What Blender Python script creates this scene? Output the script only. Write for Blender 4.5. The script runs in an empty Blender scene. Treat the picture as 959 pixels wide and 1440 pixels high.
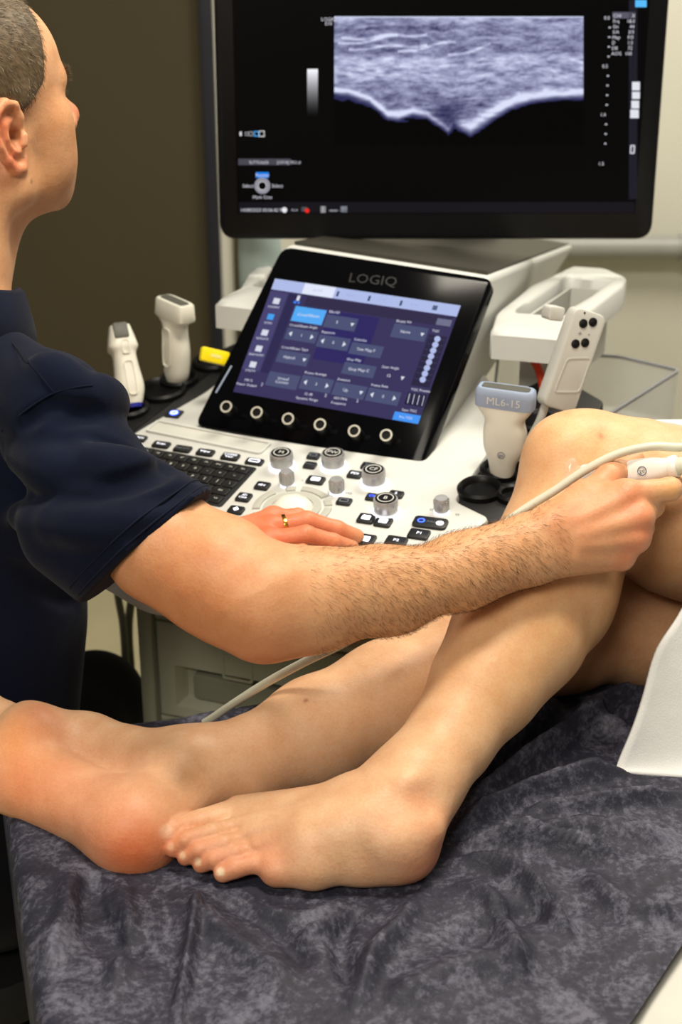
import bpy, bmesh, math, random
import numpy as np
from mathutils import Vector, Matrix

random.seed(7)
rng = np.random.default_rng(11)
scene = bpy.context.scene
COL = scene.collection

# ------------------------------------------------------------------ camera, world, light, exposure
CAM = np.array([0.0, 0.0, 1.5])
PITCH = math.radians(24.0)
FPX, CX, CY = 2000.0, 479.5, 720.0
cam_data = bpy.data.cameras.new('camera')
cam_data.sensor_fit = 'VERTICAL'
cam_data.sensor_height = 36.0
cam_data.sensor_width = 24.0
cam_data.lens = FPX / 1440.0 * 36.0
cam_data.clip_start = 0.02
cam_data.dof.use_dof = True
cam_data.dof.focus_distance = 1.33
cam_data.dof.aperture_fstop = 5.6
cam = bpy.data.objects.new('camera', cam_data)
COL.objects.link(cam)
cam.location = CAM
cam.rotation_euler = (math.pi / 2 - PITCH, 0, 0)
scene.camera = cam

world = bpy.data.worlds.new('room_ambient')
scene.world = world
world.use_nodes = True
wb = world.node_tree.nodes['Background']
wb.inputs[0].default_value = (1.0, 0.93, 0.80, 1)
wb.inputs[1].default_value = 0.17

def area(name, loc, target, sx, sy, power, color):
    l = bpy.data.lights.new(name, 'AREA')
    l.shape = 'RECTANGLE'
    l.size, l.size_y, l.energy, l.color = sx, sy, power, color
    o = bpy.data.objects.new(name, l)
    COL.objects.link(o)
    o.location = loc
    d = Vector(target) - Vector(loc)
    o.rotation_euler = d.to_track_quat('-Z', 'Y').to_euler()
    return o
area('ceiling_light_panel', (0.10, 1.05, 2.62), (0.15, 1.15, 0.7), 0.42, 0.30, 28, (1.0, 0.92, 0.78))
area('ceiling_light_panel', (1.0, 2.2, 2.66), (1.0, 2.5, 0.7), 1.1, 0.6, 46, (1.0, 0.93, 0.80))
area('ceiling_light_panel', (-0.75, -0.7, 2.62), (-0.3, 1.6, 0.7), 1.1, 0.6, 40, (1.0, 0.92, 0.79))

scene.view_settings.view_transform = 'Standard'
scene.view_settings.look = 'None'
scene.view_settings.gamma = 1.0
scene.view_settings.use_curve_mapping = False
scene.view_settings.exposure = 0.0

# ------------------------------------------------------------------ geometry helpers
RT = np.array([1.0, 0, 0])
FW = np.array([0, math.cos(PITCH), -math.sin(PITCH)])
UP = np.array([0, math.sin(PITCH), math.cos(PITCH)])

def ray(px, py):
    return FW + (px - CX) / FPX * RT + (CY - py) / FPX * UP

def U(px, py, d):
    """point seen at a photo pixel, d metres along the view axis"""
    return CAM + d * ray(px, py)

COUCH = 0.70
def C(px, py, h=0.0):
    """point at height h above the couch"""
    r = ray(px, py)
    return CAM + r * ((COUCH + h - CAM[2]) / r[2])

def YH(px, py, y):
    r = ray(px, py)
    return CAM + r * (y / r[1])

def nrm(v):
    v = np.asarray(v, float)
    return v / np.linalg.norm(v)

class Fr:
    """a local frame: origin, right, up, out"""
    def __init__(s, o, ex, ey):
        s.o = np.asarray(o, float); s.ex = nrm(ex)
        ey = np.asarray(ey, float); s.ey = nrm(ey - s.ex * np.dot(ey, s.ex)); s.n = np.cross(s.ex, s.ey)
    def P(s, u, v, w=0.0):
        return s.o + s.ex * u + s.ey * v + s.n * w
    def hit(s, px, py, w=0.0):
        r = ray(px, py)
        o = s.o + s.n * w
        t = np.dot(o - CAM, s.n) / np.dot(r, s.n)
        q = CAM + r * t - o
        return float(np.dot(q, s.ex)), float(np.dot(q, s.ey))
    def at(s, u, v, w=0.0, ang=0.0):
        c, n = math.cos(ang), math.sin(ang)
        return Fr(s.P(u, v, w), s.ex * c + s.ey * n, s.ey * c - s.ex * n)

def area2(p):
    return 0.5 * sum(p[i][0] * p[(i + 1) % len(p)][1] - p[(i + 1) % len(p)][0] * p[i][1] for i in range(len(p)))

def ccw(p):
    p = [tuple(map(float, q)) for q in p]
    return p if area2(p) > 0 else p[::-1]

def round_poly(p, r, n=5):
    p = ccw(p); out = []
    rs = r if isinstance(r, (list, tuple)) else [r] * len(p)
    for i in range(len(p)):
        a, b, c = np.array(p[i - 1]), np.array(p[i]), np.array(p[(i + 1) % len(p)])
        d1, d2 = a - b, c - b
        l1, l2 = np.linalg.norm(d1), np.linalg.norm(d2)
        d1, d2 = d1 / l1, d2 / l2
        t = min(rs[i], l1 * .45, l2 * .45)
        s, e = b + d1 * t, b + d2 * t
        for k in range(n + 1):
            f = k / n
            out.append(tuple((1 - f) ** 2 * s + 2 * f * (1 - f) * b + f * f * e))
    return out

def offset_poly(p, d):
    n = len(p); out = []
    for i in range(n):
        a, b, c = np.array(p[i - 1]), np.array(p[i]), np.array(p[(i + 1) % n])
        e1, e2 = b - a, c - b
        l1, l2 = np.linalg.norm(e1), np.linalg.norm(e2)
        if l1 < 1e-9 or l2 < 1e-9:
            out.append(tuple(b)); continue
        n1 = np.array([-e1[1], e1[0]]) / l1; n2 = np.array([-e2[1], e2[0]]) / l2
        m = n1 + n2; q = np.dot(m, m)
        m = n1 if q < 1e-6 else m * 2 / q
        l = np.linalg.norm(m)
        if l > 2: m = m * 2 / l
        out.append(tuple(b + m * d))
    return out

def rrect(w, h, r, n=4, cx=0, cy=0):
    return round_poly([(cx - w / 2, cy - h / 2), (cx + w / 2, cy - h / 2), (cx + w / 2, cy + h / 2), (cx - w / 2, cy + h / 2)], r, n)

def circ(r, n=24, cx=0, cy=0):
    return [(cx + r * math.cos(2 * math.pi * i / n), cy + r * math.sin(2 * math.pi * i / n)) for i in range(n)]

_tx = {}
def text_mesh(s):
    if s in _tx: return _tx[s]
    cu = bpy.data.curves.new('t', 'FONT'); cu.body = s; cu.resolution_u = 2
    o = bpy.data.objects.new('t', cu); COL.objects.link(o)
    dg = bpy.context.evaluated_depsgraph_get()
    me = o.evaluated_get(dg).to_mesh()
    v = np.array([q.co[:2] for q in me.vertices]).reshape(-1, 2)
    f = [tuple(q.vertices) for q in me.polygons]
    o.evaluated_get(dg).to_mesh_clear()
    bpy.data.objects.remove(o); bpy.data.curves.remove(cu)
    w = float(v[:, 0].max()) if len(v) else 0
    _tx[s] = (v, f, w)
    return _tx[s]

class MB:
    def __init__(s):
        s.v = []; s.f = []; s.m = []; s.c = []; s.cur = (1, 1, 1)
    def _add(s, vs, fs, mat=0):
        b = len(s.v)
        s.v += [tuple(map(float, q)) for q in vs]
        s.c += [s.cur] * len(vs)
        s.f += [tuple(b + i for i in f) for f in fs]
        s.m += [mat] * len(fs)
    def loft(s, rings, mat=0, cap0=True, cap1=True, closed=True):
        n = len(rings[0]); vs = [q for r in rings for q in r]; fs = []
        for k in range(len(rings) - 1):
            for i in range(n if closed else n - 1):
                j = (i + 1) % n
                fs.append((k * n + i, k * n + j, (k + 1) * n + j, (k + 1) * n + i))
        if cap0: fs.append(tuple(range(n))[::-1])
        if cap1: fs.append(tuple((len(rings) - 1) * n + i for i in range(n)))
        s._add(vs, fs, mat); return s
    def prism(s, fr, pts, w0, w1, bev=0.0, mat=0, bev0=0.0):
        p = ccw(pts); R = []
        def ring(q, w): return [fr.P(a, b, w) for a, b in q]
        if bev0:
            R += [ring(offset_poly(p, bev0), w0), ring(offset_poly(p, bev0 * .3), w0 + bev0 * .3)]
            R += [ring(p, w0 + bev0)]
        else: R += [ring(p, w0)]
        if bev:
            R += [ring(p, w1 - bev), ring(offset_poly(p, bev * .3), w1 - bev * .3), ring(offset_poly(p, bev), w1)]
        else: R += [ring(p, w1)]
        return s.loft(R, mat)
    def sheet(s, fr, pts, w=0.0, mat=0):
        p = ccw(pts)
        s._add([fr.P(a, b, w) for a, b in p], [tuple(range(len(p)))], mat); return s
    def lathe(s, fr, prof, n=24, mat=0, cap0=True, cap1=True):
        return s.loft([[fr.P(r * math.cos(2 * math.pi * i / n), r * math.sin(2 * math.pi * i / n), w) for i in range(n)] for r, w in prof], mat, cap0, cap1)
    def frame(s, fr, pts, width, w0, w1, mat=0):
        """a flat ring: polygon outline with a hole inset by width"""
        p = ccw(pts); q = offset_poly(p, width); n = len(p)
        vs = [fr.P(a, b, w0) for a, b in p] + [fr.P(a, b, w1) for a, b in p] + [fr.P(a, b, w1) for a, b in q] + [fr.P(a, b, w0) for a, b in q]
        fs = []
        for i in range(n):
            j = (i + 1) % n
            for k in range(4):
                l = (k + 1) % 4
                fs.append((k * n + i, k * n + j, l * n + j, l * n + i))
        s._add(vs, fs, mat); return s
    def tube(s, pts, rad, n=10, mat=0):
        pts = [np.asarray(p, float) for p in pts]; R = []; up = None
        rads = rad if isinstance(rad, (list, tuple, np.ndarray)) else [rad] * len(pts)
        for i, p in enumerate(pts):
            t = nrm(pts[min(i + 1, len(pts) - 1)] - pts[max(i - 1, 0)])
            if up is None: up = np.array([0, 0, 1.0]) if abs(t[2]) < .9 else np.array([1.0, 0, 0])
            a = nrm(np.cross(t, up)); up = np.cross(a, t)
            R.append([p + rads[i] * (math.cos(2 * math.pi * k / n) * a + math.sin(2 * math.pi * k / n) * up) for k in range(n)])
        return s.loft(R, mat)
    def text(s, fr, st, u, v, size, w=0.0004, mat=0, align='c', sx=1.0):
        tv, tf, tw = text_mesh(st)
        off = {'c': -tw / 2, 'l': 0, 'r': -tw}[align]
        s._add([fr.P(u + (x + off) * size * sx, v + (y - .35) * size, w) for x, y in tv], tf, mat); return s
    def build(s, name, mats, parent=None, smooth=True, col=False, bevel=0, sharp=40):
        me = bpy.data.meshes.new(name)
        off = np.array(root_loc(parent))
        me.from_pydata([tuple(np.array(q) - off) for q in s.v], [], s.f)
        if col:
            a = me.color_attributes.new('Col', 'FLOAT_COLOR', 'POINT')
            a.data.foreach_set('color', np.array([(*c, 1) for c in s.c], np.float32).ravel())
        return finish(name, me, mats, parent, smooth, s.m, sharp)

def root_loc(p):
    if p is None: return (0, 0, 0)
    while p.parent: p = p.parent
    return tuple(p.location)

def finish(name, me, mats, parent, smooth=True, midx=None, sharp=40):
    if not isinstance(mats, (list, tuple)): mats = [mats]
    for m in mats: me.materials.append(m)
    if midx is not None and len(mats) > 1:
        me.polygons.foreach_set('material_index', midx)
    bm = bmesh.new(); bm.from_mesh(me); bmesh.ops.recalc_face_normals(bm, faces=bm.faces)
    if smooth:
        for f in bm.faces: f.smooth = True
        for e in bm.edges:
            if len(e.link_faces) == 2:
                e.smooth = e.calc_face_angle(0) < math.radians(sharp)
    bm.to_mesh(me); bm.free()
    me.update()
    o = bpy.data.objects.new(name, me); COL.objects.link(o)
    o.parent = parent
    return o

def thing(name, loc, label, cat, group=None):
    o = bpy.data.objects.new(name, None); COL.objects.link(o)
    o.location = tuple(map(float, loc)); o.empty_display_size = .05
    return tag(o, label, cat, group)

def tag(o, label=None, cat=None, group=None, kind=None):
    if label: o['label'] = label
    if cat: o['category'] = cat
    if group: o['group'] = group
    if kind: o['kind'] = kind
    return o

def rebase(o):
    """put a single-mesh thing's origin at the base of its mesh"""
    me = o.data
    v = np.empty(len(me.vertices) * 3); me.vertices.foreach_get('co', v); v = v.reshape(-1, 3)
    b = np.array([(v[:, 0].min() + v[:, 0].max()) / 2, (v[:, 1].min() + v[:, 1].max()) / 2, v[:, 2].min()])
    me.vertices.foreach_set('co', (v - b).ravel()); o.location = tuple(b); me.update()
    return o

def spline(pts, n=8):
    """Catmull-Rom through the points"""
    p = [np.asarray(q, float) for q in pts]; p = [2 * p[0] - p[1]] + p + [2 * p[-1] - p[-2]]; out = []
    for i in range(1, len(p) - 2):
        for k in range(n):
            t = k / n
            out.append(.5 * (2 * p[i] + (p[i + 1] - p[i - 1]) * t + (2 * p[i - 1] - 5 * p[i] + 4 * p[i + 1] - p[i + 2]) * t * t + (3 * p[i] - p[i - 1] - 3 * p[i + 1] + p[i + 2]) * t ** 3))
    out.append(p[-2]); return out

# ------------------------------------------------------------------ materials
def lin(c):
    return tuple(((x / 255) / 12.92 if x / 255 <= .04045 else ((x / 255 + .055) / 1.055) ** 2.4) for x in c)

def nodes(name):
    m = bpy.data.materials.new(name); m.use_nodes = True
    nt = m.node_tree; return m, nt, nt.nodes['Principled BSDF'], nt.nodes.new, nt.links.new

def mat(name, c, rough=.5, metal=0.0, var=.06, scale=30, bump=0.0, bscale=200, spec=.5, emit=None, es=0.0, coat=0.0, trans=0.0, alpha=1.0, ior=1.45, sss=0.0):
    m, nt, b, N, L = nodes(name)
    co = N('ShaderNodeTexCoord')
    tx = N('ShaderNodeTexNoise'); tx.inputs['Scale'].default_value = scale; tx.inputs['Detail'].default_value = 4
    L(co.outputs['Object'], tx.inputs['Vector'])
    rp = N('ShaderNodeValToRGB'); l = lin(c)
    rp.color_ramp.elements[0].position = .3; rp.color_ramp.elements[1].position = .7
    rp.color_ramp.elements[0].color = (*[max(0, x * (1 - var)) for x in l], 1)
    rp.color_ramp.elements[1].color = (*[min(1, x * (1 + var)) for x in l], 1)
    L(tx.outputs['Fac'], rp.inputs['Fac']); L(rp.outputs['Color'], b.inputs['Base Color'])
    b.inputs['Roughness'].default_value = rough; b.inputs['Metallic'].default_value = metal
    b.inputs['Specular IOR Level'].default_value = spec; b.inputs['IOR'].default_value = ior
    b.inputs['Coat Weight'].default_value = coat; b.inputs['Transmission Weight'].default_value = trans
    b.inputs['Alpha'].default_value = alpha
    if sss:
        b.inputs['Subsurface Weight'].default_value = sss; b.inputs['Subsurface Radius'].default_value = (1, .6, .4); b.inputs['Subsurface Scale'].default_value = .004
    if emit:
        b.inputs['Emission Color'].default_value = (*lin(emit), 1); b.inputs['Emission Strength'].default_value = es
    if bump:
        t2 = N('ShaderNodeTexNoise'); t2.inputs['Scale'].default_value = bscale; t2.inputs['Detail'].default_value = 3
        L(co.outputs['Object'], t2.inputs['Vector'])
        bp = N('ShaderNodeBump'); bp.inputs['Strength'].default_value = bump; bp.inputs['Distance'].default_value = .002
        L(t2.outputs['Fac'], bp.inputs['Height']); L(bp.outputs['Normal'], b.inputs['Normal'])
    return m

def display_mat(name, strength):
    m, nt, b, N, L = nodes(name)
    at = N('ShaderNodeVertexColor'); at.layer_name = 'Col'
    b.inputs['Base Color'].default_value = (.001, .001, .0012, 1); b.inputs['Roughness'].default_value = .22
    b.inputs['Specular IOR Level'].default_value = .12
    L(at.outputs['Color'], b.inputs['Emission Color']); b.inputs['Emission Strength'].default_value = strength
    return m

def skin_mat(name):
    m, nt, b, N, L = nodes(name)
    co = N('ShaderNodeTexCoord')
    at = N('ShaderNodeVertexColor'); at.layer_name = 'Col'
    n1 = N('ShaderNodeTexNoise'); n1.inputs['Scale'].default_value = 42; n1.inputs['Detail'].default_value = 6
    n2 = N('ShaderNodeTexNoise'); n2.inputs['Scale'].default_value = 420; n2.inputs['Detail'].default_value = 3
    L(co.outputs['Object'], n1.inputs['Vector']); L(co.outputs['Object'], n2.inputs['Vector'])
    r = N('ShaderNodeValToRGB'); r.color_ramp.elements[0].position = .3; r.color_ramp.elements[1].position = .72
    r.color_ramp.elements[0].color = (.90, .80, .74, 1); r.color_ramp.elements[1].color = (1, 1, 1, 1)
    L(n1.outputs['Fac'], r.inputs['Fac'])
    mx = N('ShaderNodeMix'); mx.data_type = 'RGBA'; mx.blend_type = 'MULTIPLY'; mx.inputs[0].default_value = 1
    L(at.outputs['Color'], mx.inputs[6]); L(r.outputs['Color'], mx.inputs[7])
    r2 = N('ShaderNodeValToRGB'); r2.color_ramp.elements[0].position = .25; r2.color_ramp.elements[1].position = .6
    r2.color_ramp.elements[0].color = (.94, .89, .86, 1); r2.color_ramp.elements[1].color = (1, 1, 1, 1)
    L(n2.outputs['Fac'], r2.inputs['Fac'])
    mx2 = N('ShaderNodeMix'); mx2.data_type = 'RGBA'; mx2.blend_type = 'MULTIPLY'; mx2.inputs[0].default_value = 1
    L(mx.outputs[2], mx2.inputs[6]); L(r2.outputs['Color'], mx2.inputs[7])
    L(mx2.outputs[2], b.inputs['Base Color'])
    b.inputs['Roughness'].default_value = .47; b.inputs['Specular IOR Level'].default_value = .35
    b.inputs['Subsurface Weight'].default_value = .22; b.inputs['Subsurface Radius'].default_value = (1, .38, .2); b.inputs['Subsurface Scale'].default_value = .006
    bp = N('ShaderNodeBump'); bp.inputs['Strength'].default_value = .25; bp.inputs['Distance'].default_value = .0012
    L(n2.outputs['Fac'], bp.inputs['Height'])
    n3 = N('ShaderNodeTexVoronoi'); n3.inputs['Scale'].default_value = 130; L(co.outputs['Object'], n3.inputs['Vector'])
    bp2 = N('ShaderNodeBump'); bp2.inputs['Strength'].default_value = .10; bp2.inputs['Distance'].default_value = .002
    L(n3.outputs['Distance'], bp2.inputs['Height']); L(bp.outputs['Normal'], bp2.inputs['Normal'])
    L(bp2.outputs['Normal'], b.inputs['Normal'])
    return m

def cloth_mat(name, c, c2, weave=900, rough=.9):
    m, nt, b, N, L = nodes(name)
    co = N('ShaderNodeTexCoord')
    n1 = N('ShaderNodeTexNoise'); n1.inputs['Scale'].default_value = 14; n1.inputs['Detail'].default_value = 5
    L(co.outputs['Object'], n1.inputs['Vector'])
    r = N('ShaderNodeValToRGB'); r.color_ramp.elements[0].color = (*lin(c), 1); r.color_ramp.elements[1].color = (*lin(c2), 1)
    r.color_ramp.elements[0].position = .35; r.color_ramp.elements[1].position = .7
    L(n1.outputs['Fac'], r.inputs['Fac']); L(r.outputs['Color'], b.inputs['Base Color'])
    b.inputs['Roughness'].default_value = rough; b.inputs['Specular IOR Level'].default_value = .1
    b.inputs['Sheen Weight'].default_value = .05; b.inputs['Sheen Roughness'].default_value = .5
    n2 = N('ShaderNodeTexNoise'); n2.inputs['Scale'].default_value = weave; n2.inputs['Detail'].default_value = 2
    L(co.outputs['Object'], n2.inputs['Vector'])
    bp = N('ShaderNodeBump'); bp.inputs['Strength'].default_value = .35; bp.inputs['Distance'].default_value = .001
    L(n2.outputs['Fac'], bp.inputs['Height']); L(bp.outputs['Normal'], b.inputs['Normal'])
    return m

M = {}
M['white'] = mat('white_plastic', (200, 201, 196), .42, var=.02, bump=.05, bscale=900)
M['grey_white'] = mat('grey_white_plastic', (192, 192, 185), .45, var=.03)
M['cab'] = mat('cabinet_plastic', (178, 180, 158), .5, var=.04)
M['cab_dark'] = mat('cabinet_recess_plastic', (140, 142, 124), .55, var=.04)
M['black'] = mat('black_plastic', (11, 11, 12), .4, var=.1, spec=.25)
M['black_matte'] = mat('black_matte_plastic', (16, 16, 17), .55, var=.1, bump=.1, bscale=700)
M['glass_black'] = mat('black_glass', (6, 6, 8), .14, var=.05, spec=.10)
M['dark_top'] = mat('shaded_dark_grey_plastic', (56, 54, 46), .5, var=.06)  # dark grey top, deepened to carry the monitor's shadow in its colour
M['key'] = mat('key_plastic', (26, 27, 28), .4, var=.08)
M['lit'] = mat('lit_legend', (240, 242, 255), .5, emit=(232, 236, 255), es=1.5)
M['blue_lit'] = mat('blue_lit_legend', (60, 90, 255), .5, emit=(50, 90, 255), es=3.0)
M['legend'] = mat('white_print', (215, 216, 210), .5)
M['chrome'] = mat('brushed_metal', (176, 176, 176), .34, .5, var=.10, scale=120)
M['ring_white'] = mat('pale_ring', (205, 203, 190), .35, .3)
M['glow'] = mat('glow_ring', (240, 240, 255), .5, emit=(235, 238, 255), es=1.1)
M['pad'] = mat('grey_pad', (176, 176, 166), .45, var=.03)
M['ball'] = mat('trackball_resin', (232, 229, 216), .18, var=.02, coat=.5)
M['probe'] = mat('probe_plastic', (222, 220, 206), .4, var=.025)
M['probe_white'] = mat('probe_white_plastic', (232, 230, 222), .32, var=.02)
M['probe_blue'] = mat('probe_blue_grey', (146, 160, 184), .42, var=.04)
M['lens'] = mat('acoustic_lens', (84, 84, 76), .5, var=.06)
M['print_grey'] = mat('grey_print', (104, 112, 124), .5)
M['cable'] = mat('cable_jacket', (205, 204, 184), .42, var=.03)
M['cable_dark'] = mat('cable_grey', (128, 124, 104), .5, var=.06)
M['yellow'] = mat('yellow_plastic', (236, 212, 18), .4, var=.04)
M['red'] = mat('red_cable', (214, 62, 22), .4, var=.05)
M['clear'] = mat('clear_acrylic', (210, 214, 216), .08, trans=0.0, alpha=.16)
M['clear_edge'] = mat('acrylic_edge', (132, 134, 140), .2, alpha=.75)
M['bottle'] = mat('bottle_plastic', (196, 216, 212), .25, alpha=.72, var=.03)
M['teal'] = mat('teal_gel', (120, 190, 186), .3, alpha=.8)
M['gold'] = mat('gold', (214, 168, 78), .22, 1.0, var=.05)
M['shirt'] = cloth_mat('navy_knit', (12, 17, 34), (15, 21, 40))
M['trouser'] = cloth_mat('black_cloth', (9, 10, 13), (13, 14, 18))
M['towel'] = cloth_mat('white_towel', (224, 224, 220), (238, 238, 236), weave=600)
M['couch'] = mat('couch_vinyl', (196, 194, 184), .45, var=.03)
M['couch_base'] = mat('couch_metal', (60, 60, 62), .4, .5)
M['skin'] = skin_mat('skin')
M['hair'] = mat('hair_brown', (92, 76, 54), .55, var=.35, scale=160)
M['hair_grey'] = mat('hair_grey', (190, 180, 158), .5, var=.2)
M['arm_hair'] = mat('arm_hair', (104, 68, 34), .6)
M['floor'] = mat('vinyl_floor', (176, 168, 136), .3, var=.06, scale=6)
M['olive'] = mat('olive_wall_paint', (66, 58, 36), .8, var=.03, scale=3, bump=.05, bscale=300)
M['wall'] = mat('white_wall_paint', (206, 204, 190), .75, var=.02, scale=3, bump=.05, bscale=300)
M['navy_trim'] = mat('dark_trim', (26, 27, 36), .6)
M['rail'] = mat('grey_rail', (150, 150, 144), .4, var=.04)
M['seat'] = mat('black_vinyl', (14, 14, 16), .5)
M['screen_black'] = mat('screen_glass', (3, 3, 4), .22, spec=.2)
M['disp'] = display_mat('monitor_display', 1.0)
M['touch'] = display_mat('touch_display', 1.0)
M['gel'] = mat('clear_gel', (250, 240, 220), .05, alpha=.22, coat=1.0)

# ------------------------------------------------------------------ noise
def vnoise(x, y, seed=0):
    """smooth 2-D value noise, 0..1"""
    r = np.random.default_rng(seed).random((257, 257))
    xi = np.floor(x).astype(int); yi = np.floor(y).astype(int)
    fx = x - xi; fy = y - yi
    fx = fx * fx * (3 - 2 * fx); fy = fy * fy * (3 - 2 * fy)
    a = r[xi % 256, yi % 256]; b = r[(xi + 1) % 256, yi % 256]; c = r[xi % 256, (yi + 1) % 256]; d = r[(xi + 1) % 256, (yi + 1) % 256]
    return (a * (1 - fx) + b * fx) * (1 - fy) + (c * (1 - fx) + d * fx) * fy

def fbm(x, y, seed=0, octv=4):
    s = 0; a = .5
    for k in range(octv):
        s = s + a * vnoise(x * 2 ** k + 17.3 * k, y * 2 ** k + 5.1 * k, seed + k); a *= .5
    return s

def grid_mesh(name, P, mats, parent=None, smooth=True, col=None, flip=False):
    """P: (n, m, 3) world points"""
    n, m, _ = P.shape
    i = np.arange(n * m).reshape(n, m)
    q = np.stack([i[:-1, :-1], i[1:, :-1], i[1:, 1:], i[:-1, 1:]], -1).reshape(-1, 4)
    if flip: q = q[:, ::-1]
    return np_mesh(name, P.reshape(-1, 3), q, mats, parent, smooth, col)

def np_mesh(name, v, q, mats, parent=None, smooth=True, col=None):
    me = bpy.data.meshes.new(name)
    v = np.asarray(v, np.float32) - np.array(root_loc(parent), np.float32)
    k = q.shape[1]
    me.vertices.add(len(v)); me.vertices.foreach_set('co', v.ravel())
    me.loops.add(q.size); me.loops.foreach_set('vertex_index', q.astype(np.int32).ravel())
    me.polygons.add(len(q)); me.polygons.foreach_set('loop_start', np.arange(0, q.size, k, dtype=np.int32))
    if smooth: me.polygons.foreach_set('use_smooth', np.ones(len(q), bool))
    me.update(calc_edges=True); me.validate()
    if col is not None:
        a = me.color_attributes.new('Col', 'FLOAT_COLOR', 'POINT')
        a.data.foreach_set('color', np.concatenate([col, np.ones((len(col), 1))], 1).astype(np.float32).ravel())
    for mt in (mats if isinstance(mats, (list, tuple)) else [mats]): me.materials.append(mt)
    o = bpy.data.objects.new(name, me); COL.objects.link(o); o.parent = parent
    return o

# ------------------------------------------------------------------ the room
def structure(name, label=None):
    def f(o):
        o['kind'] = 'structure'
        if label: o['label'] = label
        return o
    return f
WALL_Y = 3.2
fl = Fr((0, 0, 0), (1, 0, 0), (0, 1, 0))
structure('floor')(MB().prism(fl, [(-2.4, -1), (2.6, -1), (2.6, WALL_Y), (-2.4, WALL_Y)], -.05, 0).build('floor', M['floor']))
xs = YH(291, 300, WALL_Y)[0]
bw = Fr((0, WALL_Y, 0), (1, 0, 0), (0, 0, 1))
xs2 = YH(309, 300, WALL_Y)[0]
structure('wall_left')(MB().prism(bw, [(-2.4, 0), (xs, 0), (xs, 2.8), (-2.4, 2.8)], -.1, 0).build('wall_left', M['olive']))
structure('wall_right')(MB().prism(bw, [(xs2, 0), (2.6, 0), (2.6, 2.8), (xs2, 2.8)], -.1, 0).build('wall_right', M['wall']))
structure('trim_1')(MB().prism(bw, [(xs, 0), (xs2, 0), (xs2, 2.8), (xs, 2.8)], -.1, .02, .004).build('trim_1', M['navy_trim']))
xa, xb = YH(330, 420, WALL_Y)[0], YH(342, 420, WALL_Y)[0]
structure('trim_3')(MB().prism(bw, [(xa, 0), (xb, 0), (xb, 2.8), (xa, 2.8)], 0, .01, .003).build('trim_3', M['olive']))
ra = YH(790, 344, WALL_Y - .03); rb_ = YH(1100, 362, WALL_Y - .03)
tr = MB(); tr.tube([np.array([.3, WALL_Y - .035, ra[2] - .005]), np.array([YH(948, 355, WALL_Y)[0], WALL_Y - .035, ra[2] - .005])], .026, 16)
tr.tube([np.array([YH(948, 355, WALL_Y)[0], WALL_Y - .035, ra[2] - .005]), np.array([2.5, WALL_Y - .035, ra[2] - .005])], .029, 16)
structure('trim_2')(tr.build('trim_2', M['rail']))
sb = MB(); sb.prism(bw, [(-2.4, 0), (xs, 0), (xs, .1), (-2.4, .1)], 0, .012, .003)
structure('baseboard_back')(sb.build('baseboard_back', M['wall']))

# ------------------------------------------------------------------ couch and its paper sheet
CA = nrm([.956, .292, 0]); CB = nrm([-.292, .956, 0])
FL = np.array([-.328, 1.212, 0])
NL = FL - .72 * CB
CW, CL = .72, 1.7
cfr = Fr(NL, CA, CB)
couch = thing('examination_couch', NL + CA * CL / 2 + CB * CW / 2, 'pale vinyl examination couch beneath the dark crinkled sheet', 'couch')
MB().prism(cfr, rrect(CL, CW, .04, 5, CL / 2, CW / 2), COUCH - .09, COUCH - .012, .02, bev0=.015).build('mattress', M['couch'], couch)
MB().prism(cfr, rrect(CL - .1, CW - .1, .02, 3, CL / 2, CW / 2), COUCH - .15, COUCH - .09, .004).build('frame', M['couch_base'], couch)
for (a, b) in ((.45, .12), (.45, CW - .12), (CL - .2, .12), (CL - .2, CW - .12)):
    MB().prism(cfr, rrect(.05, .05, .008, 3, a, b), 0.0, COUCH - .15).build('leg', M['couch_base'], couch)

def st(p):
    q = np.asarray(p) - NL
    return np.dot(q, CA), np.dot(q, CB)
e1, e2 = st(C(884, 1440)), st(C(959, 1330))
ns, ntt = 430, 300
tt = np.linspace(-.2, CW + .10, ntt)[None, :].repeat(ns, 0)
send = np.minimum(e1[0] + (e2[0] - e1[0]) / (e2[1] - e1[1]) * (np.clip(tt, 0, CW) - e1[1]), CL - .05)
send = np.maximum(send, .06) + .004 * fbm(tt * 40, tt * 0, 5)
ss = -.22 + (send + .22) * np.linspace(0, 1, ns)[:, None]
X = NL[0] + CA[0] * ss + CB[0] * tt; Y = NL[1] + CA[1] * ss + CB[1] * tt
H = .010 * (fbm(X * 9, Y * 9, 3) - .5) + .007 * (1 - np.abs(2 * fbm(X * 14 + 3, Y * 14, 8, 3) - .9)) * fbm(X * 5, Y * 5, 21) + .0035 * (fbm(X * 45, Y * 45, 31, 3) - .5)
def fold(pxs, amp, wid):
    """a fold of the sheet following a path seen in the photo"""
    global H
    p = np.array(spline([C(*q) for q in pxs], 6))[:, :2]
    best = np.full(X.shape, 9.0); tb = np.zeros(X.shape)
    for i in range(len(p) - 1):
        a, b = p[i], p[i + 1]; ab = b - a
        t = np.clip(((X - a[0]) * ab[0] + (Y - a[1]) * ab[1]) / (ab @ ab), 0, 1)
        d = np.hypot(X - a[0] - t * ab[0], Y - a[1] - t * ab[1])
        u = (i + t) / (len(p) - 1)
        tb = np.where(d < best, u, tb); best = np.minimum(best, d)
    fade = np.clip(np.minimum(tb, 1 - tb) * 5, 0, 1) + .15
    H = H + amp * np.exp(-(best / wid) ** 2) * np.minimum(fade, 1)
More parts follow.
